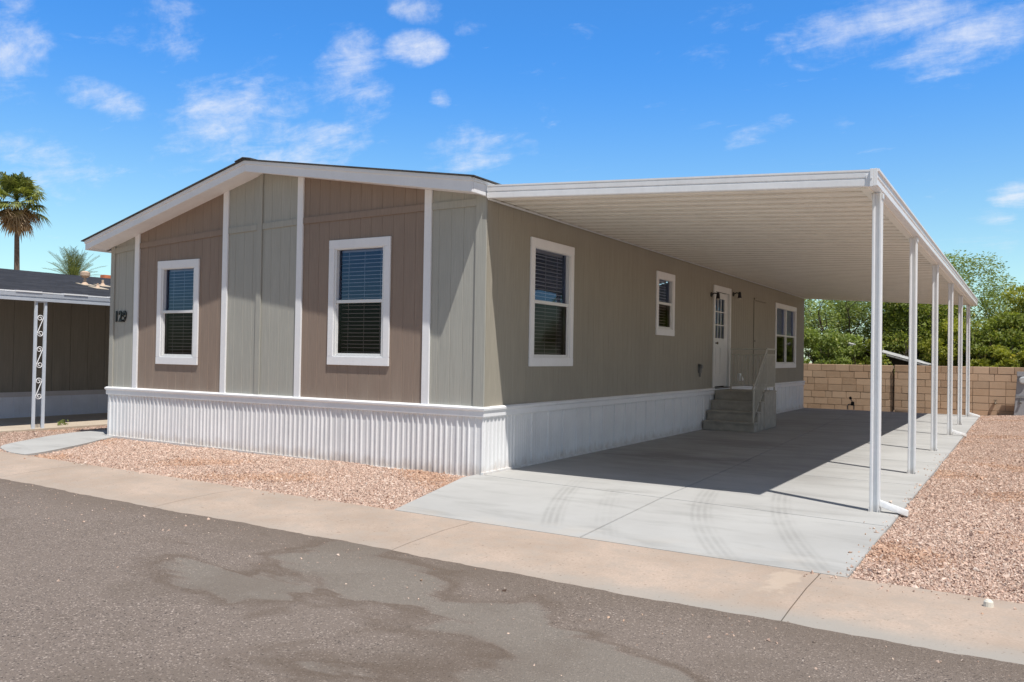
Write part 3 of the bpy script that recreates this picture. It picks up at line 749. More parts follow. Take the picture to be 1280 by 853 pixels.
# ------------------------------------------------------------------ carport
cp = thing('carport', (2.2, 9, 0), 'white aluminium carport with slim fluted posts over the driveway beside the home', 'carport')
CY0, CY1 = -.07, 17.85
XR = lambda y: 4.375+.0095*y
def zc(x, y):
    t = (y-CY0)/(CY1-CY0); u = (x-.04)/(XR(y)-.04)
    return (3.362-.052*t)*(1-u)+(3.125-.095*t)*u
def deck():
    mb = MB(); y = CY0+.03; prof = []
    while y < CY1-.03:
        prof += [(y, .0), (y+.022, -.006), (y+.044, .0), (y+.125, .0), (y+.131, .012), (y+.155, .012), (y+.161, .0), (y+.252, .0), (y+.258, .032), (y+.298, .032)]
        y += .305
    prof = [p for p in prof if p[0] < CY1-.04]+[(CY1-.03, 0)]
    xs = [.045, 1.1, 2.2, 3.3, None]
    rows = [[((XR(q) if x is None else x), q, zc((XR(q) if x is None else x), q)+n-(.012*(1-((i-2)/2)**2))*.0) for q, n in prof] for i, x in enumerate(xs)]
    mb.loft(rows, closed=False)
    dk = mb.build('roof_deck', M['pan_metal'], cp, fixn=False); dk.data.materials.append(M['pan_joint'])
    for q in dk.data.polygons:
        if (q.index % (len(prof)-1)) % 10 in (0, 1, 4, 9): q.material_index = 1
    mb = MB(); mb.quad(*[(x, y, zc(x, y)+.075) for x, y in ((.045, CY0+.03), (XR(CY0), CY0+.03), (XR(CY1), CY1-.03), (.045, CY1-.03))])
    mb.build('roof_skin', M['white_metal'], cp)
deck()
def strip(name, A, B, out, prof, m=M['white_metal'], bev=0.0):
    o = Vector(out); A = Vector(A); B = Vector(B); mb = MB()
    mb.loft([[P+o*n+Vector((0, 0, t)) for n, t in prof] for P in (A, B)])
    return mb.build(name, m, cp, bevel=bev)
FP = [(0, -.014), (.028, -.014), (.036, -.006), (.036, .052), (.022, .060), (.022, .066), (.036, .074), (.037, .112), (.030, .118), (.030, .124), (.039, .130), (.039, .146), (0, .146)]
strip('front_fascia', (.055, CY0+.03, zc(.04, CY0)), (XR(CY0)-.0, CY0+.03, zc(4.37, CY0)), (0, -1, 0), FP)
strip('rear_fascia', (.055, CY1-.03, zc(.04, CY1)), (XR(CY1), CY1-.03, zc(4.5, CY1)), (0, 1, 0), FP)
GP = [(-.05, -.012), (.035, -.012), (.048, .002), (.048, .05), (.036, .058), (.036, .066), (.050, .075), (.052, .118), (.066, .128), (.066, .150), (.056, .150), (.05, .12), (-.05, .10)]
strip('gutter', (XR(CY0), CY0-.012, zc(XR(CY0), CY0)), (XR(CY1), CY1+.012, zc(XR(CY1), CY1)), (1, 0, 0), GP)
strip('beam', (XR(0)-.055, CY0+.05, zc(4.3, 0)-.030), (XR(CY1)-.055, CY1-.05, zc(4.5, CY1)-.030), (1, 0, 0), [(-.05, 0), (.03, 0), (.03, .03), (-.05, .03)], M['pan_metal'])
xc = XR(CY0); zc0 = zc(xc, CY0)
mb = MB(); mb.box((xc-.012, CY0-.036, zc0-.02), (xc+.018, CY0-.0, zc0+.150)); mb.box((xc+.018, CY0-.03, zc0-.014), (xc+.053, CY0-.013, zc0+.150)); mb.tube([(xc+.003, CY0-.034, zc0+.06), (xc+.003, CY0-.042, zc0+.06)], .007)
mb.build('corner_cap', M['white_metal'], cp, bevel=.003)
strip('hanger_channel', (.036, CY0+.05, zc(.04, 0)), (.036, CY1-.05, zc(.04, CY1)), (1, 0, 0), [(0, -.022), (.055, -.022), (.055, -.016), (.008, -.014), (.008, .07), (0, .07)], M['white_metal'])
def post_profile(h=.045):
    # square post, flutes on each face
    pts = []
    for k in range(4):
        c, s_ = math.cos(k*math.pi/2), math.sin(k*math.pi/2)
        for u, v in ((-h, -h*.86), (-h*.86, -h), (-h*.52, -h), (-h*.42, -h*.50), (h*.42, -h*.50), (h*.52, -h), (h*.86, -h)):
            pts.append((u*c-v*s_, u*s_+v*c))
    return pts
PY = [.262, 3.553, 6.924, 10.412, 13.735, 17.29]
def posts():
    for i, y in enumerate(PY):
        x = 4.385+(.012 if i > 2 else 0); zt = zc(x-.03, y)-.032
        mb = MB(); pr = post_profile()
        mb.loft([[(x+a, y+b, z_) for a, b in pr] for z_ in (0.0, zt)])
        p = mb.build('post', M['white_metal'], cp); sub(p)
        for sg in (-1, 1):
            MB().box((x+sg*.0455, y-.05, 0), (x+sg*.052, y+.05, .035)).build('foot_bracket', M['white_metal'], p)
            MB().box((x+sg*.0455, y-.047, zt-.05), (x+sg*.052, y+.047, zt)).build('head_bracket', M['white_metal'], p)
        if i in (0, 3, 5):
            mb = MB(); q = .045
            a = (x+.046, y, .085); b = (x+.30, y-.035, .018)
            def ring(c, w, hh): return [(c[0], c[1]-w, c[2]-hh), (c[0], c[1]+w, c[2]-hh), (c[0], c[1]+w*.55, c[2]+hh), (c[0], c[1]-w*.55, c[2]+hh)]
            mb.loft([ring(a, .035, .03), ring(b, .055, .026)])
            mb.build('downspout', M['white_metal'], p, bevel=.004)
posts()

# ------------------------------------------------------------------ entry steps
es = thing('entry_steps', (.56, 9.1, 0), 'gray concrete entry steps with cream metal railing below the white door', 'steps')
mbs = []
for k, (ya, yb) in enumerate(((8.215, 8.47), (8.47, 8.725), (8.725, 8.98), (8.98, 10.02))):
    z1 = .198*(k+1)-.006; mb = MB()
    mb.box((.045, ya+.022, .0), (1.085, 10.02 if k == 3 else yb+.022, z1-.045)) 
    mb.box((.045, ya, z1-.044), (1.09, (10.02 if k == 3 else yb+.020), z1))
    mb.build('platform' if k == 3 else 'step', M['stair'], es, bevel=.012)
def railing():
    x = 1.045; zt = .79
    mb = MB(); mb.tube([(x, 9.30, zt), (x, 9.30, 1.67)], .014); mb.tube([(x, 9.98, zt), (x, 9.98, 1.69)], .018); mb.tube([(x, 8.30, .19), (x, 8.30, .86)], .020)
    mb.box((x-.018, 9.28, 1.655), (x+.018, 10.03, 1.685)); mb.box((x-.012, 9.3, 1.54), (x+.012, 9.98, 1.56)); mb.box((x-.012, 9.3, .86), (x+.012, 9.98, .88))
    mb.tube([(x, 9.31, 1.668), (x, 8.24, .83)], .022, 8); mb.tube([(x, 9.31, 1.55), (x, 8.30, .745)], .012, 8); mb.tube([(x, 9.3, .94), (x, 8.3, .25)], .010, 8)
    a = mb.build('railing', M['rail'], es); sub(a)
    for k in range(1, 9):
        y = 9.3+.68*k/9; MB().tube([(x, y, .87), (x, y, 1.55)], .011, 6).build('baluster', M['rail'], a)
    for k in range(1, 11):
        t = k/11; y = 8.3+t; MB().tube([(x, y, .25+.69*t), (x, y, .745+.805*t)], .011, 6).build('baluster', M['rail'], a)
    y = 9.985; mb = MB(); mb.tube([(.10, y, zt), (.10, y, 1.68)], .018); mb.box((.08, y-.016, 1.655), (x, y+.016, 1.685)); mb.box((.1, y-.01, 1.54), (x, y+.01, 1.56)); mb.box((.1, y-.01, .86), (x, y+.01, .88))
    b = mb.build('railing', M['rail'], es); sub(b)
    for k in range(1, 12):
        u = .1+.94*k/12; MB().tube([(u, y, .87), (u, y, 1.55)], .011, 6).build('baluster', M['rail'], b)
railing()

# ------------------------------------------------------------------ block wall behind
bw = thing('block_wall', (2.4, 18.7, 0), 'tan concrete block wall across the back of the lot', 'wall')
def block_panel(name, x0, x1, yf, z0, courses, ch=.205, cl=.405, seed=1, depth=.2, split=False):
    r = random.Random(seed); V, F, C = [], [], []
    mb = MB(); mb.box((x0+.01, yf+.012, z0), (x1-.01, yf+depth, z0+courses*ch-.008))
    core = mb.build(name, M['mortar'], bw); sub(core)
    for k in range(courses):
        off = 0 if k % 2 == 0 else -cl/2; x = x0+off
        if k in (2, 5): x -= r.uniform(0, .12)
        while x < x1:
            wd = cl if r.random() > .12 or not split else cl/2
            a, b = max(x, x0)+.004, min(x+wd, x1)-.004
            if b-a > .03:
                za, zb_ = z0+k*ch+.004, z0+(k+1)*ch-.005; d = r.uniform(-.003, .004); e = .006; i = len(V)
                V += [(a, yf+.02, za), (b, yf+.02, za), (b, yf+.02, zb_), (a, yf+.02, zb_), (a+e, yf+d, za+e), (b-e, yf+d, za+e), (b-e, yf+d, zb_-e), (a+e, yf+d, zb_-e),
                      (a, yf+depth-.01, zb_), (b, yf+depth-.01, zb_)]
                F += [(i+4, i+5, i+6, i+7), (i, i+1, i+5, i+4), (i+1, i+2, i+6, i+5), (i+2, i+3, i+7, i+6), (i+3, i, i+4, i+7), (i+3, i+2, i+9, i+8)]
                t = r.random(); c = np.array((.52, .355, .235))*(1-t)+np.array((.62, .45, .315))*t; c = c*r.uniform(.86, 1.1)
                C += [tuple(c)]*10
            x += wd
    np_mesh('block_face', np.array(V), np.array(F), M['block'], core, np.array(C))
block_panel('wall_panel', -12, 2.40, 18.62, -.10, 7, seed=3, split=True)
block_panel('pilaster', 2.43, 2.84, 18.55, -.10, 7, .207, .41, seed=5, depth=.27)
block_panel('wall_panel', 2.84, 16, 18.62, -.09, 7, seed=8, split=True)

# ------------------------------------------------------------------ small things by the wall
def hose_bib(loc, label, cat, h, big):
    t = thing('hose_bib', loc, label, cat); x, y, z = loc
    if big:
        mb = MB(); mb.tube([(x-.08, y, z), (x-.08, y, z+.12), (x-.04, y-.01, z+.16), (x+.03, y, z+.16)], .016); mb.tube([(x+.10, y, z), (x+.10, y, z+.1), (x+.07, y, z+.2), (x, y, z+.34)], .016)
        mb.build('pipe', M['gray_box'], t)
        mb = MB(); mb.tube([(x-.03, y, z+.33), (x+.03, y, z+.36)], .04, 10); mb.build('valve', M['black'], t); MB().box((x+.02, y-.04, z+.12), (x+.11, y+.03, z+.24)).build('valve', M['black'], t, bevel=.01)
    else:
        mb = MB(); mb.tube([(x, y+.01, z), (x, y-.09, z), (x, y-.12, z-.05)], .022, 10); mb.build('pipe', M['brass'], t)
        mb = MB(); mb.tube([(x, y-.06, z+.02), (x, y-.06, z+.05)], .012, 8); mb.tube([(x, y-.06, z+.05), (x, y-.06, z+.065)], .045, 12); mb.build('valve', M['brass'], t)
hose_bib((1.26, 18.3, -.01), 'dark upright garden valve standing on the ground before the block wall', 'tap', .3, True)
hose_bib((5.02, 18.62, .36), 'small round tap sticking out of the block wall near the meter pedestal', 'tap', 0, False)
up = thing('utility_pedestal', (5.72, 18.25, .06), 'gray electric meter pedestal at the right end of the yard', 'utility box')
mb = MB(); mb.hexa([(5.46, 18.16, .02), (5.94, 18.16, .02), (5.94, 18.44, .02), (5.46, 18.44, .02)], [(5.55, 18.20, 1.20), (5.90, 18.20, 1.20), (5.90, 18.40, 1.20), (5.55, 18.40, 1.20)]); mb.build('cabinet', M['pedestal'], up, bevel=.012)
mb = MB(); mb.box((5.53, 18.14, 1.10), (5.92, 18.42, 1.23)); mb.build('hood', M['pedestal'], up, bevel=.01)
mb = MB(); mb.tube([(5.68, 18.20, 1.0), (5.68, 18.13, 1.0), (5.68, 18.11, 1.0)], [.10, .10, .07], 20); mb.build('meter', M['meter_glass'], up, smooth=False)
mb = MB(); mb.box((5.49, 18.148, .56), (5.92, 18.166, .572)); mb.box((5.60, 18.14, .42), (5.64, 18.17, .53)); mb.tube([(5.62, 18.15, .40), (5.62, 18.11, .38)], .03, 10); mb.build('latch', M['gray_box'], up)
cm = MB().tube([(5.43, -2.78, -.01), (5.43, -2.78, .03), (5.43, -2.78, .042)], [.030, .026, .015], 14).build('curb_marker', M['cap_white'])
tag(cm, 'small cream cap set in the curb beside the gravel', 'marker')

# ------------------------------------------------------------------ neighbour home on the left
nb = thing('neighbour_home', (-13.5, 6.5, 0), 'dark brown home with low shingle roof and porch at the left', 'house')
NX = -11.95; NY0, NY1 = -.9, 14.0
fr = Fr((NX, 0, 0), (0, 1, 0), (0, 0, 1), (1, 0, 0))
mb = MB(fr); wall_strips(mb, groove_profile(-.4, 13.6, .40, .014, .01, .1), .52, lambda s: 2.86)
mb.build('wall', M['nb_wall'], nb, fixn=False)
mb = MB(); mb.box((-17.4, -.4, -.05), (NX-.03, 13.6, 2.6)); mb.build('wall', M['nb_wall'], nb)
mb = MB(fr); mb.box((-.4, .44, -.02), (13.6, .535, .025)); mb.build('belt_trim', M['nb_band'], nb, bevel=.004)
mb = MB(fr); wall_strips(mb, groove_profile(-.4, 13.6, .62, .012, .008, .3), -.03, lambda s: .45); mb.build('skirting', M['nb_skirt'], nb, fixn=False)
nz = lambda x: 2.428+(-9.36-x)*.178
mb = MB()
mb.hexa([(-9.36, NY0, nz(-9.36)-.03), (-13.5, NY0, nz(-13.5)-.03), (-13.5, NY1, nz(-13.5)-.03), (-9.36, NY1, nz(-9.36)-.03)], [(-9.36, NY0, nz(-9.36)), (-13.5, NY0, nz(-13.5)), (-13.5, NY1, nz(-13.5)), (-9.36, NY1, nz(-9.36))])
mb.hexa([(-17.7, NY0, nz(-9.36)-.03), (-13.5, NY0, nz(-13.5)-.03), (-13.5, NY1, nz(-13.5)-.03), (-17.7, NY1, nz(-9.36)-.03)], [(-17.7, NY0, nz(-9.36)), (-13.5, NY0, nz(-13.5)), (-13.5, NY1, nz(-13.5)), (-17.7, NY1, nz(-9.36))])
mb.build('roof', M['nb_shingle'], nb)
mb = MB(); mb.quad((-9.4, NY0, 2.36), (-13.5, NY0, 2.62), (-13.5, NY1, 2.62), (-9.4, NY1, 2.36)); mb.build('porch_ceiling', M['nb_wall'], nb)
mb = MB(); mb.loft([[(-9.40+n, y, 2.275+t) for n, t in ((0, 0), (.05, 0), (.055, .05), (.035, .056), (.035, .064), (.06, .075), (.07, .135), (.0, .142))] for y in (NY0, NY1)]); mb.build('fascia', M['nb_fascia'], nb)
mb = MB()
r = random.Random(4); y = NY0
while y < NY1:
    d = r.uniform(.12, .5); mb.box((-9.42, y, 2.418), (-9.335+r.uniform(-.01, .02), y+d-.01, 2.436+r.uniform(0, .012))); y += d
mb.build('drip_edge', M['white'], nb)
mb = MB(); mb.prism([(-9.5, 2.28), (-13.5, 2.6), (-17.4, 2.28), (-17.4, nz(-9.5)-.04), (-13.5, nz(-13.5)-.04), (-9.5, nz(-9.5)-.04)], 1, NY0+.02, NY0+.05); mb.build('gable', M['nb_wall'], nb)
def porch_post(yc):
    x = -9.40; mb = MB()
    for dy in (-.085, .085):
        mb.box((x-.022, yc+dy-.022, 0), (x+.022, yc+dy+.022, 2.275))
    mb.box((x-.02, yc-.1, 2.255), (x+.02, yc+.1, 2.2749))
    p = mb.build('porch_post', M['nb_fascia'], nb, bevel=.003); p['label'] = 'white twin tube porch post with scroll ironwork'; sub(p)
    for zc_ in (.72, 1.28, 1.84):
        pts = []
        for t in np.linspace(0, 1, 26):           # upper curl, ending on its right side heading down
            a = (1-t)*math.pi*2.7; rr = .014+.044*t
            pts.append((x, yc-.005+rr*math.cos(a), zc_+.135+rr*math.sin(a)))
        low = [(x, 2*yc-p_[1], 2*zc_-p_[2]) for p_ in pts[::-1]]
        MB().tube(pts+low, .0075, 6).build('scroll', M['white'], p)
porch_post(-.03); porch_post(4.6); porch_post(9.2)
for (vx, vy, hh, rr) in ((-11.45, 2.08, .16, .05), (-10.95, 2.05, .10, .035), (-11.5, 2.52, .13, .04)):
    zz = nz(vx); mb = MB(); mb.tube([(vx, vy, zz-.02), (vx, vy, zz+hh)], rr*.6, 10); mb.tube([(vx, vy, zz), (vx, vy, zz+.06)], [rr*1.6, rr*.7], 12)
    v = mb.build('roof_vent', M['vent'], nb); sub(v)
    mb = MB(); mb.hexa([(vx-.15, vy-.12, nz(vx-.15)+.002), (vx+.15, vy-.12, nz(vx+.15)+.002), (vx+.15, vy+.16, nz(vx+.15)+.002), (vx-.15, vy+.16, nz(vx-.15)+.002)], [(vx-.15, vy-.12, nz(vx-.15)+.012), (vx+.15, vy-.12, nz(vx+.15)+.012), (vx+.15, vy+.16, nz(vx+.15)+.012), (vx-.15, vy+.16, nz(vx-.15)+.012)])
    mb.build('flashing', M['stucco'], v)
    if rr == .05:
        mb = MB(); mb.tube([(vx, vy, zz+hh-.01), (vx, vy, zz+hh+.03), (vx, vy, zz+hh+.1), (vx, vy, zz+hh+.13)], [.05, .10, .10, .04], 14); mb.build('vent_cap', M['vent'], v)
th = thing('tiled_house', (-20, 12, 0), 'distant stucco house with terracotta tile roof behind the dark home', 'house')
mb = MB(); mb.box((-22.2, 8, -.1), (-17.8, 16, 3.45)); mb.build('wall', M['stucco'], th)
mb = MB(); mb.prism([(-22.75, 3.38), (-20.0, 3.74), (-17.3, 3.38)], 1, 7.6, 16.4); mb.build('roof', M['terracotta'], th)
mb = MB(); mb.box((-22.05, 9.3, 3.3), (-21.8, 9.6, 4.02)); mb.build('chimney', M['terracotta'], th, bevel=.02)

# ------------------------------------------------------------------ shed behind the wall
sh = thing('shed', (2.2, 21.6, 0), 'low dark shed with pale corrugated roof behind the block wall', 'shed')
mb = MB(); n = 44; rows = [[], []]
for i in range(n*2+1):
    t = i/(n*2); y = 20.3+2.6*t; zz = .02 if i % 2 else -.012
    rows[0].append((.85, y, 2.03+zz)); rows[1].append((3.2, y, 1.37+zz))
mb.loft(rows, closed=False); mb.build('roof', M['shed_roof'], sh, fixn=False)
mb = MB(); mb.hexa([(.85, 20.27, 1.95), (3.2, 20.27, 1.29), (3.2, 20.30, 1.29), (.85, 20.30, 1.95)], [(.85, 20.27, 2.0), (3.2, 20.27, 1.34), (3.2, 20.30, 1.34), (.85, 20.30, 2.0)]); mb.build('fascia', M['shed_roof'], sh)
mb = MB(); mb.hexa([(.95, 20.5, -.1), (3.1, 20.5, -.1), (3.1, 22.8, -.1), (.95, 22.8, -.1)], [(.95, 20.5, 1.95), (3.1, 20.5, 1.34), (3.1, 22.8, 1.34), (.95, 22.8, 1.95)]); mb.build('wall', M['shed_dark'], sh)

# ------------------------------------------------------------------ vegetation
def leaf_mesh(name, C, D, ln, wd, col, parent, m=M['leaf'], fold=.25):
    """C centres, D directions, quads with a pointed tip"""
    n = len(C); D = D/np.linalg.norm(D, axis=1)[:, None]
    S = np.cross(D, rng.normal(size=(n, 3))); S /= np.linalg.norm(S, axis=1)[:, None]
    a = C-D*ln[:, None]*.5; b = C+D*ln[:, None]*.5; w = S*wd[:, None]*.5
    V = np.stack([a, C+w, b, C-w], 1).reshape(-1, 3)
    F = np.arange(4*n).reshape(-1, 4)
    return np_mesh(name, V, F, m, parent, np.repeat(col, 4, 0))
def tree(name, loc, h, sx, sy, label, seed, nleaf, pal, clumps=60, feather=False, low=.25, stems=3, group=None, cat='tree', lsize=.10):
    global rng
    keep = rng; rng = np.random.default_rng(seed); r = random.Random(seed)
    t = thing(name, loc, label, cat, group); X, Y, Z = loc
    mb = MB(); tips = []
    def branch(p, d, ln, rad, lvl):
        pts = [p]; q = Vector(p); dd = Vector(d)
        for k in range(4):
            dd = (dd+Vector((r.uniform(-.25, .25), r.uniform(-.25, .25), r.uniform(-.12, .2)))).normalized(); q = q+dd*ln/4; pts.append(q.copy())
        mb.tube(pts, [rad*(1-.14*k) for k in range(5)], 7 if lvl < 2 else 5)
        tips.append((q.copy(), lvl))
        if lvl < 3:
            for k in range(r.choice([2, 3, 3])):
                b = pts[r.choice([2, 3, 4])]; a = r.uniform(0, 6.28)
                nd = (dd*.7+Vector((math.cos(a)*sx/h*1.3, math.sin(a)*sy/h*1.3, r.uniform(.0, .6)))).normalized()
                branch(b, nd, ln*r.uniform(.55, .8), rad*.55, lvl+1)
    for k in range(stems):
        a = 6.28*k/stems+r.uniform(-.5, .5)
        branch(Vector((X+.12*math.cos(a), Y+.12*math.sin(a), Z-.1)), Vector((math.cos(a)*.45, math.sin(a)*.45, 1)).normalized(), h*.42, .035*h/2+.01, 0)
    mb.build('trunk', M['bark'], t)
    cs = []
    tp = [(q.x, q.y, q.z) for q, lv in tips if lv >= 2]; r.shuffle(tp)
    cs = tp[:int(clumps*.22)]
    while len(cs) < clumps:
        u = rng.normal(size=3); u /= np.linalg.norm(u); rr = rng.uniform(.45, 1.0)**.6
        zz = low*h+(h-low*h)*(.5+.5*u[2]*rr)
        taper = 1 if zz > .45*h else .8
        cs.append((X+u[0]*rr*sx*taper, Y+u[1]*rr*sy*taper, Z+zz))
    cs = np.array(cs); cs = cs[(cs[:, 2] > Z+low*h*.6) & (cs[:, 2] < Z+h*1.03)]
    cs = cs[(np.abs(cs[:, 0]-X) < sx*1.15) & (np.abs(cs[:, 1]-Y) < sy*1.15)]
    rad = rng.uniform(.26, .56, len(cs))*min(1.2, h/4)
    wts = rad**2; idx = rng.choice(len(cs), nleaf, p=wts/wts.sum())
    d = rng.normal(size=(nleaf, 3)); d /= np.linalg.norm(d, axis=1)[:, None]
    C = cs[idx]+d*(rad[idx]*rng.uniform(.25, 1.0, nleaf)**.6)[:, None]*np.array([1.15, 1.15, .75])
    D = d+rng.normal(0, .8, (nleaf, 3)); 
    if feather: D[:, 2] = D[:, 2]*.4-.15
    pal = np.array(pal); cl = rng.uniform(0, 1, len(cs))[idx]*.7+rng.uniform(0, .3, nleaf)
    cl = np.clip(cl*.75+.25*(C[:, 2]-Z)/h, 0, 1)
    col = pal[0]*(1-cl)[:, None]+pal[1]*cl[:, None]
    sp = rng.random(nleaf) < .06; col[sp] = pal[2]
    ln = lsize*rng.uniform(.6, 1.5, nleaf); wd = ln*(.30 if feather else .5)
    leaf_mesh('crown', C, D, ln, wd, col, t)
    rng = keep
    return t
OL = [(.10, .135, .03), (.34, .40, .085), (.48, .44, .12)]
YG = [(.13, .155, .025), (.46, .48, .085), (.58, .52, .13)]
DK = [(.08, .115, .035), (.27, .34, .10), (.38, .38, .14)]
GR = [(.13, .18, .05), (.38, .47, .15), (.48, .50, .18)]
G1 = 'trees behind the block wall'
tree('mesquite_tree', (-1.6, 23.5, 0), 4.7, 2.2, 1.8, 'airy pale green tree behind the block wall, leftmost beside the home corner', 3, 20000, GR, 70, True, .35, 3, G1)
tree('oleander_shrub', (-.15, 20.3, 0), 2.55, 1.5, .95, 'rounded bright green shrub behind the left end of the block wall', 9, 22000, GR, 80, False, .1, 5, None, 'shrub', .10)
tree('mesquite_tree', (.9, 25.0, 0), 4.6, 1.9, 1.8, 'dark green tree standing behind the low shed roof', 14, 34000, DK, 120, True, .2, 3, G1)
tree('mesquite_tree', (2.55, 24.2, 0), 4.3, 1.6, 1.6, 'mid green tree behind the wall, seen between the carport posts', 21, 32000, OL, 120, False, .2, 3, G1)
tree('mesquite_tree', (4.0, 26.0, 0), 5.45, 1.35, 1.5, 'tallest feathery tree reaching above the far carport corner', 33, 11000, GR, 80, True, .45, 2, G1)
tree('acacia_tree', (7.05, 23.6, 0), 4.2, 2.15, 1.9, 'broad yellow green tree behind the wall at the right edge', 40, 46000, YG, 150, False, .2, 3, G1)
tree('acacia_tree', (3.7, 22.4, 0), 2.9, 1.0, .9, 'small yellow green tree behind the wall just right of the shed', 52, 16000, YG, 60, False, .15, 3, G1)
tree('oleander_shrub', (5.55, 20.2, 0), 2.0, 1.2, .8, 'glossy leafy shrub topping the wall behind the meter pedestal', 61, 13000, YG, 60, False, .1, 5, None, 'shrub', .13)
tree('oleander_shrub', (1.55, 20.05, 0), 2.1, .42, .2, 'thin sprig of branches hanging over the low shed roof', 91, 1500, OL, 26, False, .55, 2, None, 'shrub', .10)
tree('acacia_tree', (5.35, 22.0, 0), 3.0, 1.3, 1.0, 'leafy tree behind the wall between the tallest tree and the broad right tree', 83, 22000, OL, 90, False, .12, 3, G1)
tree('mesquite_tree', (10.5, 24.5, 0), 4.2, 2.2, 1.9, 'green tree behind the wall beyond the right frame edge', 71, 12000, OL, 60, False, .2, 3, G1)
tree('mesquite_tree', (-5.2, 25.0, 0), 3.9, 2.0, 1.8, 'green tree hidden behind the rear of the home', 77, 9000, OL, 50, True, .3, 3, G1)

def fan_palm(loc, h, label, seed, s=1.0, nf=46, nd=24, group=None):
    r = np.random.default_rng(seed); X, Y, Z = loc
    t = thing('palm_tree', loc, label, 'palm tree', group)
    mb = MB(); pts = [(X+.25*math.sin(k*.35)*s*.4, Y, Z+h*k/12-.1) for k in range(13)]
    top = pts[-1]; mb.tube(pts, [(.30-.011*k)*s*.60 for k in range(13)], 12); mb.build('trunk', M['palm_bark'], t)
    def frond(V, F, C, az, el, pet, fan, droop, c0, c1):
        d = np.array([math.cos(az)*math.cos(el), math.sin(az)*math.cos(el), math.sin(el)])
        side = np.array([-math.sin(az), math.cos(az), 0]); up = np.cross(side, d)*-1
        base = np.array(top)+np.array([0, 0, .05]); hub = base+d*pet-np.array([0, 0, .05*pet])
        i = len(V); w = .03*s; V += [base-side*w, base+side*w, hub+side*w*.6, hub-side*w*.6]; F += [(i, i+1, i+2, i+3)]; C += [c0]*4
        nl = 20
        for k in range(nl):
            a = (k/(nl-1)-.5)*R(250); ld = d*math.cos(a)+side*math.sin(a)+up*.18*math.cos(a)
            ln = fan*(1-.25*abs(k/(nl-1)-.5))*r.uniform(.85, 1.1); mid = hub+ld*ln*.55; tip = hub+ld*ln*.92-np.array([0, 0, ln*droop*r.uniform(.6, 1.3)])
            pw = np.cross(ld, up); pw /= np.linalg.norm(pw)+1e-9; ww = .045*s*fan
            i = len(V); cc = c0+(c1-c0)*r.random()
            V += [hub, mid+pw*ww, tip, mid-pw*ww]; F += [(i, i+1, i+2, i+3)]; C += [cc]*4
    V, F, C = [], [], []
    g0, g1 = np.array((.08, .11, .025)), np.array((.32, .36, .10))
    for k in range(nf):
        u = (k+.5)/nf; el = R(84)-u*R(112)+r.normal(0, .14); frond(V, F, C, k*2.399+r.normal(0, .3), el, r.uniform(.65, 1.25)*s, r.uniform(.6, .9)*s, .36, g0, g1)
    np_mesh('crown', np.array(V), np.array(F), M['frond'], t, np.array(C))
    if nd:
        V, F, C = [], [], []
        b0, b1 = np.array((.22, .15, .085)), np.array((.55, .41, .27))
        for k in range(nd):
            el = -R(38)-r.random()*R(42); frond(V, F, C, k*2.399+r.normal(0, .3), el, r.uniform(.7, 1.2)*s, r.uniform(.6, .9)*s, .45, b0, b1)
        np_mesh('dead_fronds', np.array(V), np.array(F), M['frond'], t, np.array(C))
    return t
G2 = 'palms beyond the roofs'
fan_palm((-55.4, 24.6, 0), 11.9, 'tall fan palm with brown dead skirt on bare trunk at far left', 5, 1.34)
fan_palm((-33.6, 25.05, 0), 11.15, 'tip of a palm just showing over the gable roof', 6, .62, 30, 0)
def date_palm(loc, h, label, seed):
    r = np.random.default_rng(seed); X, Y, Z = loc; t = thing('palm_tree', loc, label, 'palm tree')
    MB().tube([(X, Y, Z+h*k/6-.1) for k in range(7)], [.26-.01*k for k in range(7)], 12).build('trunk', M['palm_bark'], t)
    V, F, C = [], [], []; c0, c1 = np.array((.07, .10, .045)), np.array((.25, .29, .13))
    for k in range(58):
        az = k*2.399; el = R(85)-(k/58)*R(95); ln = r.uniform(1.35, 1.8); p = np.array((X, Y, Z+h)); d = np.array([math.cos(az)*math.cos(el), math.sin(az)*math.cos(el), math.sin(el)])
        side = np.array([-math.sin(az), math.cos(az), 0]); n = 22
        for j in range(n):
            d = d+np.array([0, 0, -.030]); d /= np.linalg.norm(d); q = p+d*ln/n
            i = len(V); V += [p-side*.014, p+side*.014, q+side*.012, q-side*.012]; F += [(i, i+1, i+2, i+3)]; C += [c1*.8]*4
            if j > 2:
                for sg in (-1, 1):
                    ld = d*.75+side*sg*.7+np.array([0, 0, .12]); ll = .42*(1-abs(j/n-.5)*.9)*r.uniform(.8, 1.15); tip = p+ld*ll; w = d*.022
                    i = len(V); V += [p, p+ld*ll*.4+w, tip, p+ld*ll*.4-w]; F += [(i, i+1, i+2, i+3)]; C += [c0+(c1-c0)*r.random()]*4
            p = q
    np_mesh('crown', np.array(V), np.array(F), M['frond'], t, np.array(C))
date_palm((-34.7, 16.1, 0), 4.75, 'feathery date palm crown rising behind the dark shingle roof', 8)
def weed():
    r = np.random.default_rng(3); t = thing('weed', (-9.75, .62, .012), 'tiny green weed on the neighbouring patio edge', 'weed'); n = 40
    C = np.array((-9.75, .62, .05))+r.normal(0, .045, (n, 3))*np.array([1, 1, .6]); D = r.normal(0, .6, (n, 3))+np.array([0, 0, .7])
    leaf_mesh('leaves', C, D, np.full(n, .08), np.full(n, .03), np.tile((.20, .24, .08), (n, 1)), t)
weed()

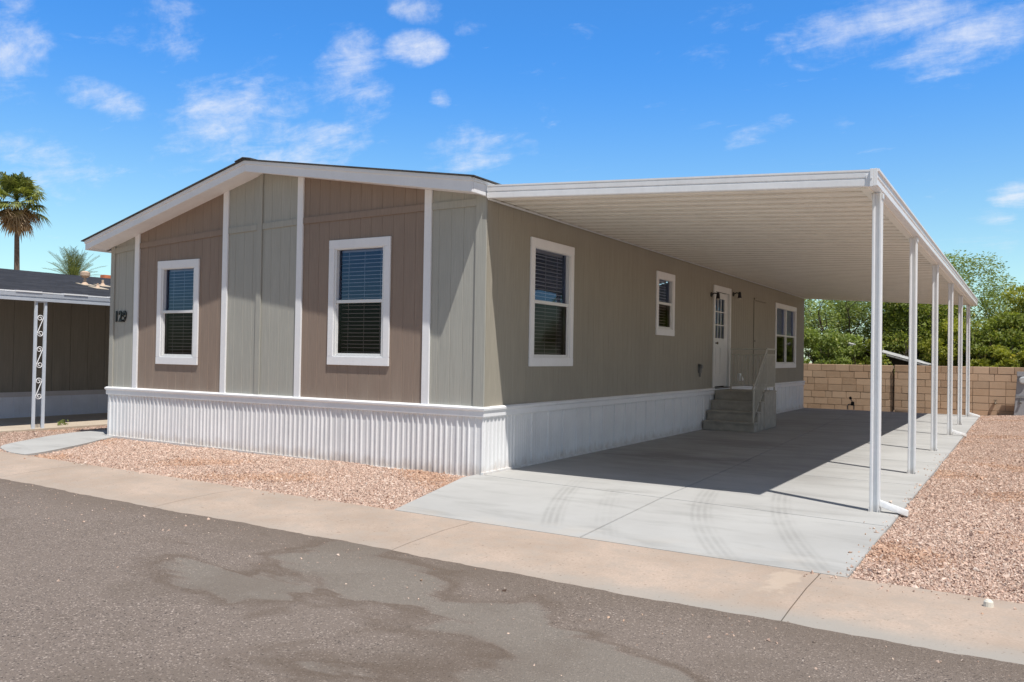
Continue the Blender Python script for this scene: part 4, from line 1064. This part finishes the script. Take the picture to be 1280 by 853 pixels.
# ------------------------------------------------------------------ camera
cam = bpy.data.cameras.new('camera'); co = bpy.data.objects.new('camera', cam); COL.objects.link(co); SC.camera = co
cx, cy, cz, yaw, pit, rol, fpx = 5.5782, -8.6437, 1.465, .5400, .0161, .0165, 1057.58
f = Vector((-math.sin(yaw)*math.cos(pit), math.cos(yaw)*math.cos(pit), math.sin(pit))); r0 = Vector((math.cos(yaw), math.sin(yaw), 0)); u0 = r0.cross(f)
rr = r0*math.cos(rol)+u0*math.sin(rol); uu = -r0*math.sin(rol)+u0*math.cos(rol)
co.matrix_world = Matrix(((rr.x, uu.x, -f.x, cx), (rr.y, uu.y, -f.y, cy), (rr.z, uu.z, -f.z, cz), (0, 0, 0, 1)))
cam.sensor_width = 36; cam.lens = fpx/1280*36; cam.clip_end = 2000; cam.clip_start = .05

# ------------------------------------------------------------------ light
SD = Vector((1.2, -.665, 3.06)).normalized()
sun = bpy.data.lights.new('sun', 'SUN'); sun.energy = 4.95; sun.angle = R(.53); sun.color = (1, .96, .90)
so = bpy.data.objects.new('sun', sun); COL.objects.link(so); so.rotation_euler = SD.to_track_quat('Z', 'Y').to_euler(); so.location = SD*40
wd = bpy.data.worlds.new('World'); SC.world = wd; wd.use_nodes = True
g = G(wd.node_tree); wd.node_tree.nodes.clear()
sky = g.n('ShaderNodeTexSky', sky_type='NISHITA', sun_disc=False, sun_elevation=math.asin(SD.z), sun_rotation=math.atan2(SD.x, SD.y), altitude=350, air_density=1.0, dust_density=.6, ozone_density=2.2)
dirv = g.n('ShaderNodeTexCoord').outputs['Generated']
S = g.n('ShaderNodeSeparateXYZ', {0: dirv}).outputs
el = S[2]
tA = g.mix(g.ramp(el, .08, .36), (1.22, 1.50, 1.42), (.50, 1.28, 2.0))      # deep blue away from the sun
tB = (.75, .75, .735)                                                        # paler towards it
skc = g.mix(1.0, sky.outputs[0], g.mix(g.ramp(g.v('DOT_PRODUCT', dirv, tuple(SD)), .10, .34), tA, tB), 'MULTIPLY')
# clouds on a flat layer: soft wisps placed by compass direction
den = g.m('ADD', g.m('MAXIMUM', el, 0.0), .16)
pl = g.n('ShaderNodeCombineXYZ', {0: g.m('DIVIDE', S[0], den), 1: g.m('DIVIDE', S[1], den), 2: 0.0}).outputs[0]
def px(u, v):
    d = f+rr*((u-640)/fpx)-uu*((v-426.5)/fpx); return d.normalized()
CL = [(515,62,46,26,.95,-5),(550,124,17,15,.8,0),(590,188,78,40,.75,-10),(290,145,120,62,.78,-25),(370,186,95,38,.85,-10),(440,98,60,66,.8,30),(130,125,58,24,.8,15),(518,8,40,22,.7,10),
      (1095,28,140,42,.74,-16),(1215,50,115,36,.72,-18),(1262,246,32,17,.85,0),(1238,272,30,16,.6,0),(8,50,50,80,.75,0),(210,38,70,42,.55,10),(62,205,70,50,.55,0),
      (950,165,55,16,.5,-20),(1050,150,32,14,.45,0),(900,70,50,22,.35,0),(690,125,30,18,.3,0),(655,185,25,15,.45,0),(1230,300,50,20,.35,0),(590,35,30,15,.4,0),(910,20,60,25,.35,0),(1000,60,50,20,.3,10)]
# two softer layers of noise: wisps and lumps
wv = g.n('ShaderNodeMapping', {'Vector': pl, 'Rotation': (0, 0, R(28)), 'Scale': (1.1, 2.0, 1)}).outputs[0]
n1 = g.n('ShaderNodeTexNoise', {'Vector': wv, 'Scale': 4.6, 'Detail': 10, 'Roughness': .66, 'Distortion': .35}).outputs['Fac']
n2 = g.n('ShaderNodeTexNoise', {'Vector': dirv, 'Scale': 13, 'Detail': 9, 'Roughness': .68, 'Distortion': .2}).outputs['Fac']
nn = g.m('ADD', g.m('MULTIPLY', n1, .5), g.m('MULTIPLY', n2, .5))
tot = None
for u, v, a, b, k, an in CL:
    d = px(u, v); ax = (px(u+math.cos(R(an)), v+math.sin(R(an)))-d).normalized(); bx = d.cross(ax).normalized()
    sa = fpx/a; sb = fpx/b
    xx = g.m('MULTIPLY', g.v('DOT_PRODUCT', dirv, tuple(ax)), sa); xx = g.m('SUBTRACT', xx, d.dot(ax)*sa)
    yy = g.m('MULTIPLY', g.v('DOT_PRODUCT', dirv, tuple(bx)), sb); yy = g.m('SUBTRACT', yy, d.dot(bx)*sb)
    q = g.m('SUBTRACT', 1.0, g.m('ADD', g.m('MULTIPLY', xx, xx), g.m('MULTIPLY', yy, yy)), clamp=True)
    q = g.m('MULTIPLY', q, g.ramp(g.v('DOT_PRODUCT', dirv, tuple(d)), .7, .8, 0, k))
    tot = q if tot is None else g.m('MAXIMUM', tot, q)
# elsewhere in the sky a thin random scatter keeps it from being bare
gen = g.m('MULTIPLY', g.ramp(n1, .60, .80), .25)
thr = g.m('SUBTRACT', nn, g.m('SUBTRACT', .635, g.m('MULTIPLY', g.m('POWER', tot, .7), .29)))
cl = g.ramp(thr, -.05, .36)
cl = g.m('MAXIMUM', cl, g.m('MULTIPLY', gen, g.ramp(el, .0, .2)))
skf = g.mix(g.m('MULTIPLY', cl, .95, clamp=True), skc, (8.3, 8.5, 9.0))
bg = g.n('ShaderNodeBackground', {'Color': skf, 'Strength': .11})
out = g.n('ShaderNodeOutputWorld'); g.t.links.new(bg.outputs[0], out.inputs[0])

SC.view_settings.view_transform = 'Standard'; SC.view_settings.look = 'None'; SC.view_settings.exposure = 0; SC.view_settings.gamma = 1
SC.render.engine = 'CYCLES'
SC.cycles.max_bounces = 7; SC.cycles.diffuse_bounces = 4; wd.cycles.sampling_method = 'MANUAL'; wd.cycles.sample_map_resolution = 512; SC.cycles.transparent_max_bounces = 12
